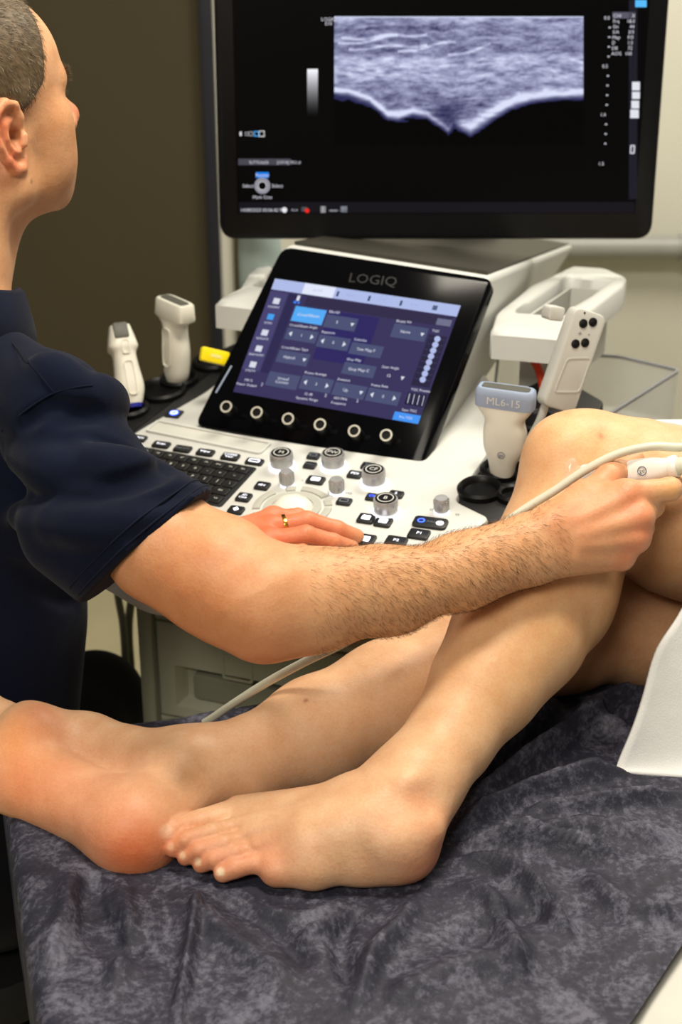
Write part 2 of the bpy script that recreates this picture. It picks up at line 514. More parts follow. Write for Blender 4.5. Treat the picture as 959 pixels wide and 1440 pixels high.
for q, a, w in [
    ([(632, 1168), (700, 1120), (770, 1065), (850, 1010), (930, 985)], .013, .012),
    ([(632, 1180), (720, 1135), (800, 1105), (880, 1090)], .010, .009),
    ([(632, 1150), (690, 1090), (740, 1040), (800, 1000)], .013, .011),
    ([(630, 1195), (720, 1190), (800, 1195), (870, 1215)], .009, .009),
    ([(625, 1210), (700, 1225), (760, 1265), (800, 1320)], .009, .010),
    ([(730, 1150), (830, 1140), (959, 1120)], .010, .011),
    ([(700, 1190), (820, 1170), (959, 1190)], .009, .014),
    ([(590, 1255), (560, 1310), (520, 1360), (500, 1430)], .009, .014),
    ([(510, 1200 + 60), (470, 1300), (420, 1330)], .008, .011),
    ([(500, 1265), (480, 1330), (500, 1400)], -.008, .012),
    ([(280, 1250), (270, 1320), (250, 1440)], .009, .007),
    ([(130, 1225), (125, 1270), (150, 1320), (200, 1345)], -.012, .016),
    ([(110, 1220), (95, 1290), (60, 1360)], .008, .016),
    ([(260, 1260), (330, 1330), (420, 1400)], .007, .016),
    ([(640, 1330), (720, 1290), (830, 1270)], -.007, .018),
    ([(540, 1420), (640, 1370), (760, 1350)], .007, .020),
    ([(170, 1240), (180, 1300), (160, 1400)], .006, .012),
    ([(350, 1275), (430, 1290), (500, 1255)], .007, .010),
    ([(300, 1262), (380, 1300), (440, 1370)], -.006, .012),
    ([(700, 1060), (800, 1020), (900, 1040)], .010, .012),
    ([(640, 1240), (690, 1270), (720, 1330), (730, 1400)], .008, .012),
    ([(820, 1230), (880, 1280), (959, 1290)], .008, .014),
]: fold(q, a * (2.5 if q[0][0] in (632, 630, 625) else 1.8), w * .72)
Z = COUCH + np.clip(H, -.008, .035)
# feet and legs press the sheet flat
for (px, py, r) in ((590, 1215, .05), (500, 1235, .05), (400, 1235, .05), (300, 1215, .05), (210, 1205, .05), (330, 1130, .06), (420, 1090, .07)):
    c = C(px, py); Z = Z - (Z - COUCH + .002) * np.exp(-(np.hypot(X - c[0], Y - c[1]) / r) ** 2)
def hang(x0, d):  # smooth roll-over past an edge: d metres beyond
    r = .02
    a = np.clip(d / r, 0, math.pi / 2)
    return r * np.sin(a), np.where(d > r * math.pi / 2, d - r * (math.pi / 2 - 1), r * (1 - np.cos(a)))
ds = np.clip(-ss, 0, None); o_, dr = hang(0, ds)
X2 = X + CA[0] * (ds - o_); Y2 = Y + CA[1] * (ds - o_); Z = Z - dr
dn = np.clip(-tt, 0, None); o_, dr = hang(0, dn)
X2 = X2 + CB[0] * (dn - o_); Y2 = Y2 + CB[1] * (dn - o_); Z = Z - dr
df = np.clip(tt - CW, 0, None); o_, dr = hang(0, df)
X2 = X2 - CB[0] * (df - o_); Y2 = Y2 - CB[1] * (df - o_); Z = Z - dr
def sheet_mat():
    m, nt, b, N, L = nodes('nonwoven_sheet')
    co = N('ShaderNodeTexCoord')
    n1 = N('ShaderNodeTexNoise'); n1.inputs['Scale'].default_value = 21; n1.inputs['Detail'].default_value = 8; n1.inputs['Roughness'].default_value = .72; n1.inputs['Distortion'].default_value = .6
    n2 = N('ShaderNodeTexNoise'); n2.inputs['Scale'].default_value = 170; n2.inputs['Detail'].default_value = 4; n2.inputs['Roughness'].default_value = .7
    L(co.outputs['Object'], n1.inputs['Vector']); L(co.outputs['Object'], n2.inputs['Vector'])
    ad = N('ShaderNodeMath'); ad.operation = 'MULTIPLY_ADD'; ad.inputs[1].default_value = .62
    L(n2.outputs['Fac'], ad.inputs[0]); L(n1.outputs['Fac'], ad.inputs[2])
    r = N('ShaderNodeValToRGB'); e = r.color_ramp.elements
    e[0].position = .56; e[0].color = (*lin((28, 28, 40)), 1); e[1].position = 1.08 - .08; e[1].color = (*lin((98, 98, 112)), 1)
    k = e.new(.80); k.color = (*lin((47, 47, 60)), 1)
    L(ad.outputs[0], r.inputs['Fac']); L(r.outputs['Color'], b.inputs['Base Color'])
    b.inputs['Roughness'].default_value = .62; b.inputs['Specular IOR Level'].default_value = .35
    bp = N('ShaderNodeBump'); bp.inputs['Strength'].default_value = .5; bp.inputs['Distance'].default_value = .003
    L(ad.outputs[0], bp.inputs['Height']); L(bp.outputs['Normal'], b.inputs['Normal'])
    return m
M['sheet'] = sheet_mat()
sheet = grid_mesh('couch_sheet', np.stack([X2, Y2, Z], -1), M['sheet'])
tag(sheet, 'crinkled dark blue grey disposable sheet spread over the couch under the feet', 'sheet')
rebase(sheet)

# ------------------------------------------------------------------ ultrasound machine
YAW = math.radians(20)
EX = np.array([math.cos(YAW), -math.sin(YAW), 0]); AW = np.array([math.sin(YAW), math.cos(YAW), 0]); ZZ = np.array([0, 0, 1.0])
TAU = math.radians(8)
K = Fr(U(412, 712, 1.58), EX, AW * math.cos(TAU) + ZZ * math.sin(TAU))
TT = math.radians(51)
kb = K.P(*K.hit(435, 628))
T = Fr(kb, EX, AW * math.cos(TT) + ZZ * math.sin(TT))
mach = thing('ultrasound_machine', (K.o[0] + .05, K.o[1] + .18, 0), 'white ultrasound machine with large black monitor, tilted touch panel and lit knobs', 'ultrasound machine')

# control panel slab
def kp(*pts): return [K.hit(*p) for p in pts]
slab = kp((692, 728), (640, 703), (684, 640), (720, 575), (640, 470), (400, 440), (345, 497), (292, 548), (190, 606), (110, 668), (95, 760), (200, 820), (400, 836), (520, 815), (610, 780))
cp = MB().prism(K, round_poly(slab, [.012, .01, .01, .01, .01, .01, .01, .02, .02, .02, .02, .02, .03, .03, .03], 4), -.045, 0, .005, bev0=.01).build('control_panel', M['white'], mach)
# shallow pen groove behind the hard keys: a raised white rim with a grey floor
g = K.hit(214, 600); g2 = K.hit(374, 632); gw = g2[0] - g[0]
gf = K.at((g[0] + g2[0]) / 2, (g[1] + g2[1]) / 2, 0, math.atan2(g2[1] - g[1], gw))
MB().frame(gf, rrect(gw * 1.02, .030, .006), .003, -.001, .0028).build('groove_rim', M['white'], cp)
MB().prism(gf, rrect(gw * 1.0, .026, .006), -.001, .0006).build('groove_floor', M['grey_white'], cp)

def hard_key(px, py, w, h, legend='', lit='lit', size=.0065, skew=0.0, ang=0.0, name='key'):
    u, v = K.hit(px, py); f = K.at(u, v, 0, ang); b = MB()
    p = [(-w / 2 + skew, -h / 2), (w / 2 + skew, -h / 2), (w / 2 - skew, h / 2), (-w / 2 - skew, h / 2)]
    b.prism(f, round_poly(p, .003, 3), -.001, .0032, .0012, 0)
    if legend == '[]':
        b.frame(f, rrect(w * .62, h * .5, .002, 2), .0012, .0033, .0036, 1)
    elif legend == 'o':
        b.frame(f, circ(h * .3, 14), .0012, .0033, .0036, 1)
    elif legend == '<>':
        b.prism(f, [(0, -.004), (.0035, 0), (0, .004), (-.0035, 0)], .003, .0036, 0, 1)
    elif legend == '##':
        b.prism(f, rrect(w * .5, h * .45, .001, 2), .003, .0036, 0, 1)
    elif legend:
        for i, s in enumerate(legend.split('\n')):
            b.text(f, s, 0, (.0025 - .005 * i) if '\n' in legend else 0, size * (.8 if '\n' in legend else 1), .0036, 1)
    return b.build(name, [M['key'], M[lit]], cp)
for a in [(194, 618, .022, .014, 'Patient'), (227, 627, .022, .014, 'Scan'), (257, 633, .022, .014, 'Report', 'print_grey'), (289, 638, .022, .014, 'View'),
          (324, 644, .022, .015, 'LOGIQ\nView'), (358, 651, .022, .013, '[]'), (441, 643, .015, .014, '[]', 'print_grey'), (436, 656, .015, .014, 'Clear', 'print_grey', .0045),
          (444, 677, .021, .016, '##'), (369, 685, .017, .016, 'abc'), (343, 701, .017, .017, '3D\nCine'), (332, 719, .018, .015, '<>'), (484, 707, .017, .014, '[]', 'print_grey'),
          (499, 669, .017, .015, 'PDI'), (518, 657, .017, .014, 'TD', 'print_grey'), (525, 701, .017, .014, 'CHI', 'blue_lit'), (557, 697, .017, .014, 'S', 'lit'),
          (515, 731, .019, .018, '##'), (539, 736, .019, .018, '##'), (513, 761, .022, .021, '##'), (557, 763, .023, .018, 'P2'), (589, 753, .023, .018, 'P1')]:
    hard_key(*a)
u, v = K.hit(605, 737); f = K.at(u, v, 0, math.radians(2)); b = MB()
b.prism(f, rrect(.038, .021, .006), -.001, .0032, .0012, 0)
b.frame(f, circ(.0042, 16, -.010, 0), .0012, .0033, .0037, 2).prism(f, circ(.0042, 16, .011, -.001), .0033, .0037, 0, 1).text(f, 'Auto', .001, 0, .005, .0037, 3)
b.build('key', [M['key'], M['lit'], M['blue_lit'], M['print_grey']], cp)
u, v = K.hit(245, 583); f = K.at(u, v); b = MB()
b.prism(f, rrect(.020, .020, .003), -.001, .0022, .001, 0).prism(f, circ(.006, 18), .002, .0028, 0, 1)
b.frame(f, circ(.0044, 16), .001, .0028, .0032, 2)
b.build('power_key', [M['key'], M['blue_lit'], M['lit']], cp)

def knob(px, py, r, h, legend):
    u, v = K.hit(px, py); f = K.at(u, v); n = 28; b = MB()
    b.lathe(f, [(r * 1.16, 0), (r * 1.14, .0036), (r * .96, .004)], n, 1)
    b.lathe(f, [(r * .98, .003), (r * .98, h * .55), (r * 1.0, h * .6), (r * .98, h - .0015), (r * .93, h)], n, 0)
    b.lathe(f, [(r * .86, h - .001), (r * .84, h + .0006)], n, 2)
    b.frame(f, circ(r * .66, 20), r * .07, h + .0006, h + .001, 3)
    b.text(f, legend, 0, 0, r * .62, h + .001, 3)
    b.build('illuminated_knob', [M['chrome'], M['glow'], M['black'], M['legend']], cp)
knob(397, 657, .0138, .0195, 'M'); knob(469, 657, .0138, .0195, 'PW'); knob(526, 681, .0138, .0195, 'CF'); knob(543, 722, .0138, .0195, 'B')
def small_knob(px, py):
    u, v = K.hit(px, py); f = K.at(u, v); b = MB()
    b.lathe(f, [(.0085, 0), (.0085, .0022)], 22, 1)
    b.lathe(f, [(.0076, .002), (.0086, .006), (.0080, .0165), (.0068, .0185)], 22, 0)
    for k in range(11):
        a = 2 * math.pi * k / 11; q = f.at(.0083 * math.cos(a), .0083 * math.sin(a))
        b.prism(q, circ(.0007, 5), .004, .016)
    b.build('selector_knob', [M['chrome'], M['glow']], cp)
small_knob(404, 682); small_knob(474, 693); small_knob(621, 720)
# trackball in its grey ring, with curved pads round it
u, v = K.hit(411, 714); tf = K.at(u, v); b = MB()
b.frame(tf, circ(.0325, 40), .0085, -.001, .0016).build('trackball_ring', M['pad'], cp)
b = MB(); R = .0245
b.lathe(tf, [(R * math.cos(t), -.006 + R * .78 * math.sin(t)) for t in np.linspace(.2, 1.54, 10)], 36).build('trackball', M['ball'], cp)
def arc_pad(a0, a1, r0=.036, r1=.0445):
    aa = np.linspace(math.radians(a0), math.radians(a1), 12)
    p = [(r1 * math.cos(t), r1 * math.sin(t)) for t in aa] + [(r0 * math.cos(t), r0 * math.sin(t)) for t in aa[::-1]]
    MB().prism(tf, p, -.001, .0022, .0008).build('trackball_pad', M['pad'], cp)
for a in ((47, 96), (106, 122), (142, 200), (20, 36), (-38, 12), (212, 245), (255, 310)): arc_pad(*a)
for px, py, s in ((465, 697, 'UV'), (490, 694, 'VO'), (607, 717, 'D'), (643, 724, 'O'), (625, 734, 'Vol'), (395, 678, '-'), (425, 676, '+')):
    MB().text(K, s, *K.hit(px, py), .006, .0006).build('printed_mark', M['print_grey'], cp)

# alphanumeric keyboard
kr0, kr1 = np.array(K.hit(360, 661)), np.array(K.hit(311, 714))
kl0 = np.array(K.hit(214, 634)); 
kex = nrm(np.append(kr0 - kl0, 0))[:2]; ang = math.atan2(kex[1], kex[0])
kf = K.at(kr0[0], kr0[1], 0, ang)
d = kr1 - kr0; dl = (d @ np.array([math.cos(ang), math.sin(ang)]), d @ np.array([-math.sin(ang), math.cos(ang)]))
KW = .235; kd = -dl[1]
kbo = MB().prism(kf, round_poly([(0, .004), (0 + dl[0], dl[1]), (-KW, dl[1]), (-KW, .004)], .004, 3), -.001, .0012, .0006).build('keyboard', M['black_matte'], mach)
rows = ['Esc F1 F2 F3 F4 F5 F6 F7 F8 F9 Del Ins Esc'.split(), list('1234567890-=') + ['<-'], list('QWERTYUIOP[]') + ['\\'], list("ASDFGHJKL;'") + ['Ent'], list('ZXCVBNM,./') + ['Up']]
rh = kd / (len(rows) + .15); pw = .0163
for r, row in enumerate(rows):
    yy = -rh * (r + .5); x1 = -.004 + dl[0] * (r + .6) / len(rows) * .92
    for i, c in enumerate(reversed(row)):
        w = pw * (1.35 if (i == 0 and r in (1, 3)) else 1)
        xx = x1 - w / 2; x1 -= w
        if xx < -KW + .008: break
        f = kf.at(xx, yy); q = MB()
        q.prism(f, rrect(w - .0022, rh - .0022, .0018, 2), .001, .0038, .0009, 0)
        q.text(f, c, 0, .0004, .0058 if len(c) == 1 else .0042, .0041, 1)
        q.build('key', [M['key'], M['legend']], kbo)

# touch panel
tp = lambda *pts: [T.hit(*p) for p in pts]
outl = round_poly(tp((272, 598), (594, 657), (693, 391), (397, 345)), [.014, .016, .012, .016], 6)
touch = MB().prism(T, outl, -.022, 0, .004).build('touch_panel', M['glass_black'], mach)
MB().text(T, 'LOGIQ', *T.hit(524, 393), .0175, .0003, sx=1.15).build('bezel_lettering', mat('dark_lettering', (26, 26, 28), .5), touch)
scr = tp((328, 551), (588, 597), (648, 430), (387, 392))
disp = MB()
s0 = np.array(scr)
def uv(a, b):  # a right, b down, 0..1 on the touch screen
    p = (1 - a) * (1 - b) * s0[3] + a * (1 - b) * s0[2] + a * b * s0[1] + (1 - a) * b * s0[0]
    return float(p[0]), float(p[1])
def tq(a0, b0, a1, b1, c, w=.0006):
    disp.cur = lin(c); disp.sheet(T, [uv(a0, b0), uv(a1, b0), uv(a1, b1), uv(a0, b1)], w)
def ttx(s, a, b, size=.0062, c=(225, 228, 240), w=.0016, align='c'):
    size *= .82
    disp.cur = lin(c); disp.text(T, s, *uv(a, b), size, w, align=align)
tq(0, 0, 1, 1, (58, 52, 92), .0003)
tq(.35, .2, .62, .62, (46, 40, 98), .0005)
tq(0, 0, 1, .095, (176, 188, 232)); tq(.17, 0, .34, .095, (226, 232, 250), .0008)
for a in (.36, .53, .70): tq(a - .006, .03, a + .006, .075, (60, 70, 110), .0009)
tq(.865, .03, .89, .07, (80, 92, 130), .0009)
for a, s in ((.25, 'L3-12-D'), (.43, 'ML6-15'), (.60, 'C1-6'), (.77, 'Active')): ttx(s, a, .05, .0048, (150, 165, 215))
tq(0, .11, .10, .80, (72, 68, 112)); tq(.105, .11, .155, .80, (46, 42, 80))
for i, s in enumerate(('PATIENT', 'SCAN', 'REPORTS', 'END EXAM', 'UTILITY')):
    ttx(s, .052, .245 + .14 * i, .0048)
    c = (70, 160, 240) if i == 1 else (215, 218, 232)
    tq(.035, .165 + .14 * i, .07, .215 + .14 * i, c, .0009)
tq(.155, .115, .17, .16, (225, 228, 240), .0009); tq(.145, .165, .16, .185, (60, 130, 250), .0009); tq(.168, .165, .178, .185, (60, 130, 250), .0009)
tq(.205, .105, .98, .19, (50, 44, 74))
def btn(a0, b0, a1, b1, s='', head='', c=(76, 82, 116), arrows=False, drop=False):
    tq(a0, b0, a1, b1, c, .0008)
    if head: ttx(head, a0 + .005, b0 - .022, .0056, align='l')
    m = (a0 + a1) / 2 - (.02 if drop else 0)
    for i, t in enumerate(s.split('\n')): ttx(t, m, (b0 + b1) / 2 + (.03 * (i - .5) if '\n' in s else 0), .0066)
    if arrows:
        for a, sg in ((a0 + .025, -1), (a1 - .025, 1)):
            disp.cur = lin((225, 228, 240)); y0 = (b0 + b1) / 2
            disp.sheet(T, [uv(a - .008 * sg, y0 - .022), uv(a + .008 * sg, y0), uv(a - .008 * sg, y0 + .022)], .0014)
    if drop:
        disp.cur = lin((225, 228, 240)); y0 = (b0 + b1) / 2; a = a1 - .022
        disp.sheet(T, [uv(a - .01, y0 - .012), uv(a + .01, y0 - .012), uv(a, y0 + .018)], .0014)
btn(.165, .205, .335, .335, 'CrossXBeam', c=(86, 170, 244))
btn(.345, .235, .515, .345, '3', 'SRI-HD', drop=True)
btn(.165, .395, .335, .495, '1', 'CrossXBeam Angle', arrows=True); btn(.345, .41, .515, .515, '0', 'Rejection', arrows=True)
btn(.525, .43, .695, .53, 'Tint Map F', 'Colorize'); btn(.705, .225, .885, .34, 'None', 'Biopsy Kit', drop=True)
btn(.165, .59, .335, .695, 'Hybrid', 'CrossXBeam Type', drop=True); btn(.525, .60, .695, .70, 'Gray Map C', 'Gray Map'); 
btn(.715, .615, .865, .70, '15', 'Steer Angle', c=(58, 52, 92), drop=True)
btn(.155, .78, .325, .90, 'Virtual\nConvex'); btn(.335, .765, .505, .88, '3', 'Frame Average', arrows=True)
btn(.515, .775, .685, .885, 'Up', 'Rotation', drop=True); btn(.695, .775, .865, .885, '0', 'Frame Rate', arrows=True)
tq(.91, .13, .985, .185, (110, 112, 140), .0009)
ttx('TGC', .905, .24, .0055, align='l')
tq(.895, .27, .99, .70, (42, 38, 66))
for i in range(8):
    tq(.90, .298 + .049 * i, .985, .302 + .049 * i, (70, 66, 100), .0009)
    disp.cur = lin((178, 190, 232)); cu, cv = uv(.945 - .0 * i, .30 + .049 * i); disp.prism(T, circ(.0038, 14, cu, cv), .0009, .0012)
ttx('TGC Presets', .905, .735, .0055, align='l')
for i in range(4):
    a = .905 + .025 * i
    tq(a - .008, .76, a + .013, .86, (30, 28, 52), .0009)
    disp.cur = lin((220, 224, 240)); disp.sheet(T, [uv(a, .77), uv(a + .003, .77), uv(a + .008, .85), uv(a + .005, .85)], .0012)
ttx('Save TGC', .935, .905, .0055); tq(.865, .93, 1.0, .998, (70, 150, 244), .0009); ttx('Pre TGC', .93, .965, .0055)
ttx('100 %', .06, .885, .0055); ttx('Power Output', .06, .925, .0055); ttx('72 dB', .40, .915, .0055); ttx('Dynamic Range', .40, .955, .0055)
ttx('18.0 MHz', .57, .905, .0055); ttx('Frequency', .57, .945, .0055)
for a in (.14, .49, .66): ttx('2', a, .90, .007)
disp.build('touch_screen', M['touch'], touch, smooth=False, col=True)
for px, py in ((318, 572), (361, 580), (405, 589), (450, 597), (498, 606), (543, 612)):
    # chrome rimmed knobs along the foot of the touch panel
    u, v = T.hit(px, py, .018); f = T.at(u, v); q = MB()
    q.lathe(f, [(.0088, 0), (.0080, .004), (.0078, .0175), (.0072, .0182), (.0050, .0182), (.0046, .0165)], 24, 0)
    q.lathe(f, [(.0076, .0182), (.0074, .0189), (.0056, .0189), (.0054, .0182)], 24, 1, cap0=False, cap1=False)
    q.build('rotary_knob', [M['black'], M['ring_white']], touch)
ind = T.hit(397, 351)
b = MB(); b.tube([T.P(*T.hit(326, 515), .001), T.P(*T.hit(304, 553), .001)], .0012, 6); b.build('edge_light', M['probe_blue'], touch)

# housing behind the touch panel
Bp = T.P(*T.hit(691, 393, -.01), -.01)
S = Fr(Bp, AW, ZZ)
kz = lambda p: None
wid = float(np.linalg.norm(np.array(T.hit(693, 391)) - np.array(T.hit(397, 345)))) - .006
bk = S.hit(810, 346)
fc = [T.P(*T.hit(*p, -.012), -.012) for p in ((592, 654), (690, 394), (400, 348), (276, 597))]
fc = [fc[0] - T.ey * .02, fc[1] + T.ey * .004, fc[2] + T.ey * .004, fc[3] - T.ey * .02]
LB = bk[0] - float(np.dot(fc[1] - S.o, AW))
kd_ = AW * math.cos(TAU) + ZZ * math.sin(TAU)
bc = [fc[0] + kd_ * (LB + .10) - ZZ * .03, fc[1] + AW * LB + ZZ * bk[1], fc[2] + AW * LB + ZZ * bk[1], fc[3] + kd_ * (LB + .10) - ZZ * .03]
me_b = bmesh.new(); off_ = np.array(mach.location)
vv = [me_b.verts.new(tuple(p - off_)) for p in fc + bc]
for q in ((0, 1, 2, 3), (7, 6, 5, 4), (0, 4, 5, 1), (1, 5, 6, 2), (2, 6, 7, 3), (3, 7, 4, 0)): me_b.faces.new([vv[i] for i in q])
bmesh.ops.bevel(me_b, geom=list(me_b.edges), offset=.008, segments=3, affect='EDGES', profile=.5)
mm = bpy.data.meshes.new('panel_housing'); me_b.to_mesh(mm); me_b.free()
finish('panel_housing', mm, M['white'], mach, sharp=50)
ins = lambda p, q, t: p * (1 - t) + q * t
tl = [ins(fc[1], fc[2], .03) + AW * .012, ins(fc[2], fc[1], .03) + AW * .012, ins(bc[2], bc[1], .03) - AW * .008, ins(bc[1], bc[2], .03) - AW * .008]
MB().loft([[p - ZZ * .010 for p in tl], [p + ZZ * .0028 for p in tl]]).build('housing_top', M['dark_top'], mach)

# monitor on its arm
mu = nrm([0, .07, .9975])
MO = Fr(U(612, 337, 1.90), (1, 0, 0), mu)
ml, mr = MO.hit(310, 336)[0], MO.hit(917, 334)[0]
MH = .365
mon = MB().prism(MO, round_poly([(ml, 0), (mr, 0), (mr, MH), (ml, MH)], .022, 6), -.03, 0, .006, bev0=.008).build('monitor', M['black'], mach)
sl, sb_ = MO.hit(334, 300); sr = MO.hit(893, 298)[0]
stp = sb_ + (sr - sl) * 9 / 16
MB().prism(MO, [(sl, sb_), (sr, sb_), (sr, stp), (sl, stp)], -.001, .0006).build('screen_glass', M['screen_black'], mon)
D = MB()
def mq(x0, y0, x1, y1, c, w=.0012):
    D.cur = lin(c); D.sheet(MO, [MO.hit(x0, y0), MO.hit(x1, y0), MO.hit(x1, y1), MO.hit(x0, y1)], w)
def mt(s, x, y, px=9, c=(215, 215, 225), align='c'):
    D.cur = lin(c); D.text(MO, s, *MO.hit(x, y), px * 1.9 / 2000 * .80, .002, align=align)
mq(336, 284, 892, 299, (22, 20, 26)); mq(884, 0, 896, 280, (30, 28, 38), .0011)
for i in range(24):
    c = 250 * (1 - i / 23.5) ** 1.1
    mq(432, 97 + i * 2.85, 447, 97 + (i + 1) * 2.85, (c, c, min(255, c * 1.03)))
mt('LOGIQ', 462, 27, 8); mt('E10', 462, 33, 8)
mq(337, 185, 340, 191, (220, 220, 225))
for x, s, c in ((347, 5, (150, 150, 155)), (353, 6, (150, 150, 155)), (361, 7, (80, 180, 255)), (368, 8, (220, 220, 220))):
    D.cur = lin(c); h = MO.hit(x, 188); D.frame(MO, rrect(s * .00095, s * .00095, .0003, 1, *h), .001, .0012, .002)
mq(335, 223, 409, 232, (72, 70, 80)); mt('SLTT0.6x22', 364, 228, 7); mt('[137.0] 70.2 al', 406, 228, 7)
mq(360, 242, 378, 250, (30, 130, 235)); mt('Pointer', 369, 246, 8); mt('Select', 349, 261, 8); mt('Select', 390, 261, 8); mt('Mark Cine', 369, 277, 8)
D.cur = lin((150, 150, 160)); D.frame(MO, circ(.0105, 24, *MO.hit(369, 261)), .0035, .0012, .002)
D.cur = lin((230, 230, 235)); D.frame(MO, circ(.0062, 24, *MO.hit(369, 261)), .001, .002, .0024)
mt('14/08/2023 05:06:42 PM', 338, 295, 8, align='l')
D.cur = lin((235, 235, 235)); D.prism(MO, circ(.0036, 12, *MO.hit(400, 295)), .0012, .002)
mt('<->', 414, 295, 8); mq(424, 291, 432, 297, (110, 105, 105)); D.cur = lin((240, 40, 30)); D.prism(MO, circ(.003, 12, *MO.hit(432, 296)), .002, .0024)
mq(451, 290, 458, 299, (235, 235, 235)); mt('-o-o-', 469, 295, 8); mq(479, 290, 488, 298, (190, 195, 210))
for i, (a, bb) in enumerate((('CHI', 'X'), ('Frq', '18.0'), ('Gn', '44'), ('S/A', '3/3'), ('Map', 'F/0'), ('D', '1.5'), ('DR', '72'), ('AO%', '100'))):
    y = 22 + i * 7.6
    if i == 0: mq(861, 17, 893, 26, (92, 88, 104), .0011)
    mt(a, 862 - i * .4, y, 8, align='l'); mt(bb, 893 - i * .7, y, 8, align='r')
mq(893, 0, 909, 10, (90, 190, 255))
for y, s in ((25, '0.0'), (93, '0.5'), (161, '1.0'), (230, '1.5')): mt(s, 853 - (y - 25) * .04, y, 8)
for i in range(14):
    if i % 5: mq(856 - i * .5, 24 + i * 13.6, 859 - i * .5, 26 + i * 13.6, (200, 200, 210))
for x, y, w, h in ((895, 121, 11, 12), (895, 134, 11, 10), (894, 147, 11, 11), (893, 160, 12, 12)): mq(x - w / 2 - 1, y - h / 2, x + w / 2 - 1, y + h / 2, (226, 228, 236))
D.cur = lin((220, 222, 230)); D.frame(MO, rrect(.006, .011, .001, 2, *MO.hit(889, 210)), .0015, .0012, .002)
D.build('screen_display', M['disp'], mon, smooth=False, col=True)
# the scan picture: speckled tissue layers above a bright bone line
nx, ny = 300, 160
gx, gy = np.meshgrid(np.linspace(470, 820, nx), np.linspace(23, 203, ny), indexing='ij')
warp = 16 * (fbm(gx / 90, gy / 40, 51) - .5)
sp = fbm(gx / 13, (gy + warp) / 3.6, 61, 3); sp2 = fbm(gx / 34, (gy + warp * 1.5) / 5, 71, 3); sp3 = vnoise(gx / 3.2, gy / 2.2, 81)
lay = np.interp(gy + .8 * warp, [23, 27, 34, 48, 60, 72, 80, 104, 118, 134, 150, 205], [.75, .55, .42, .42, .40, .42, .72, .70, .50, .46, .36, .2])
lay = lay + np.where(gx > 640, .12 * np.clip((70 - gy) / 40, 0, 1), 0)
I = lay * (.25 + 1.15 * sp) + .42 * (sp2 - .45) + .14 * (sp3 - .5)
for (x0, y0), (x1, y1), a in (((475, 62), (560, 50), .5), ((490, 68), (600, 62), .45), ((560, 72), (640, 58), .4), ((480, 54), (600, 47), .45), ((630, 78), (690, 62), .35)):
    yy = y0 + (y1 - y0) * (gx - x0) / (x1 - x0)
    I = I + a * np.exp(-((gy - yy + 2 * np.sin(gx / 12)) / 1.8) ** 2) * ((gx > x0) & (gx < x1)) * (.5 + sp)
bone = np.interp(gx, [470, 490, 520, 545, 560, 580, 600, 630, 640, 648, 662, 690, 715, 745, 780, 820], [125, 126, 137, 158, 160, 154, 158, 180, 170, 172, 176, 158, 143, 133, 129, 129])
below = gy - bone
I = I * (1 / (1 + np.exp((below - 2) / 2.5)))
I = I + .95 * np.exp(-(below / np.interp(gx, [470, 560, 630, 660, 700, 820], [3, 4.5, 3.2, 9, 7, 5])) ** 2) * np.interp(gx, [470, 600, 628, 638, 650, 700, 820], [1, .85, .5, .05, .75, 1, .85]) * (.55 + .7 * sp)
I = I + .22 * np.exp(-np.clip(below, 0, None) / 10) * (below > 0) * sp * np.interp(gx, [470, 560, 625, 645, 690, 820], [1, .9, .4, .8, .5, .25])
I = I * np.where((np.abs(gx - 625) < 35) & (gy > 137) & (gy < 185), 1 - .75 * np.exp(-((gx - 628) / 22) ** 2) * np.exp(-((gy - 158) / 17) ** 2), 1)
I[:, :2] = .72
I = np.clip(I * 1.22, 0, 1) ** 1.1
col = np.stack([I * .62 + .10 * I ** 3, I * .64 + .12 * I ** 3, I * .90 + .06], -1)
col = np.where(I[..., None] < .03, .0, col)
Pg = np.empty((nx, ny, 3))
for i in range(nx):
    h0 = np.array(MO.hit(gx[i, 0], 23)); h1 = np.array(MO.hit(gx[i, 0], 203)); t = (np.arange(ny) / (ny - 1))[:, None]
    uvp = h0 * (1 - t) + h1 * t
    Pg[i] = MO.o + uvp[:, :1] * MO.ex + uvp[:, 1:] * MO.ey + MO.n * .0016
grid_mesh('scan_picture', Pg, M['disp'], mon, False, col.reshape(-1, 3), flip=True)
# arm from the housing to the monitor
an = MO.P((ml + mr) / 2, .05, -.03)
base_t = S.o + AW * (bk[0] - .09) + ZZ * (bk[1] - .005) - EX * wid / 2
b = MB(); b.lathe(Fr(base_t, (1, 0, 0), (0, 1, 0)), [(.055, -.02), (.055, .006), (.045, .012), (.04, .02)], 28)
b.build('monitor_pivot', M['black'], mach)
b = MB(); b.tube(spline([base_t + ZZ * .01, base_t + ZZ * .05 + AW * .02, an + np.array([0, .06, .0]), an + np.array([0, .05, .1]), an + np.array([0, -.005, .13])], 6), .026, 14)
b.build('monitor_arm', M['black_matte'], mach)

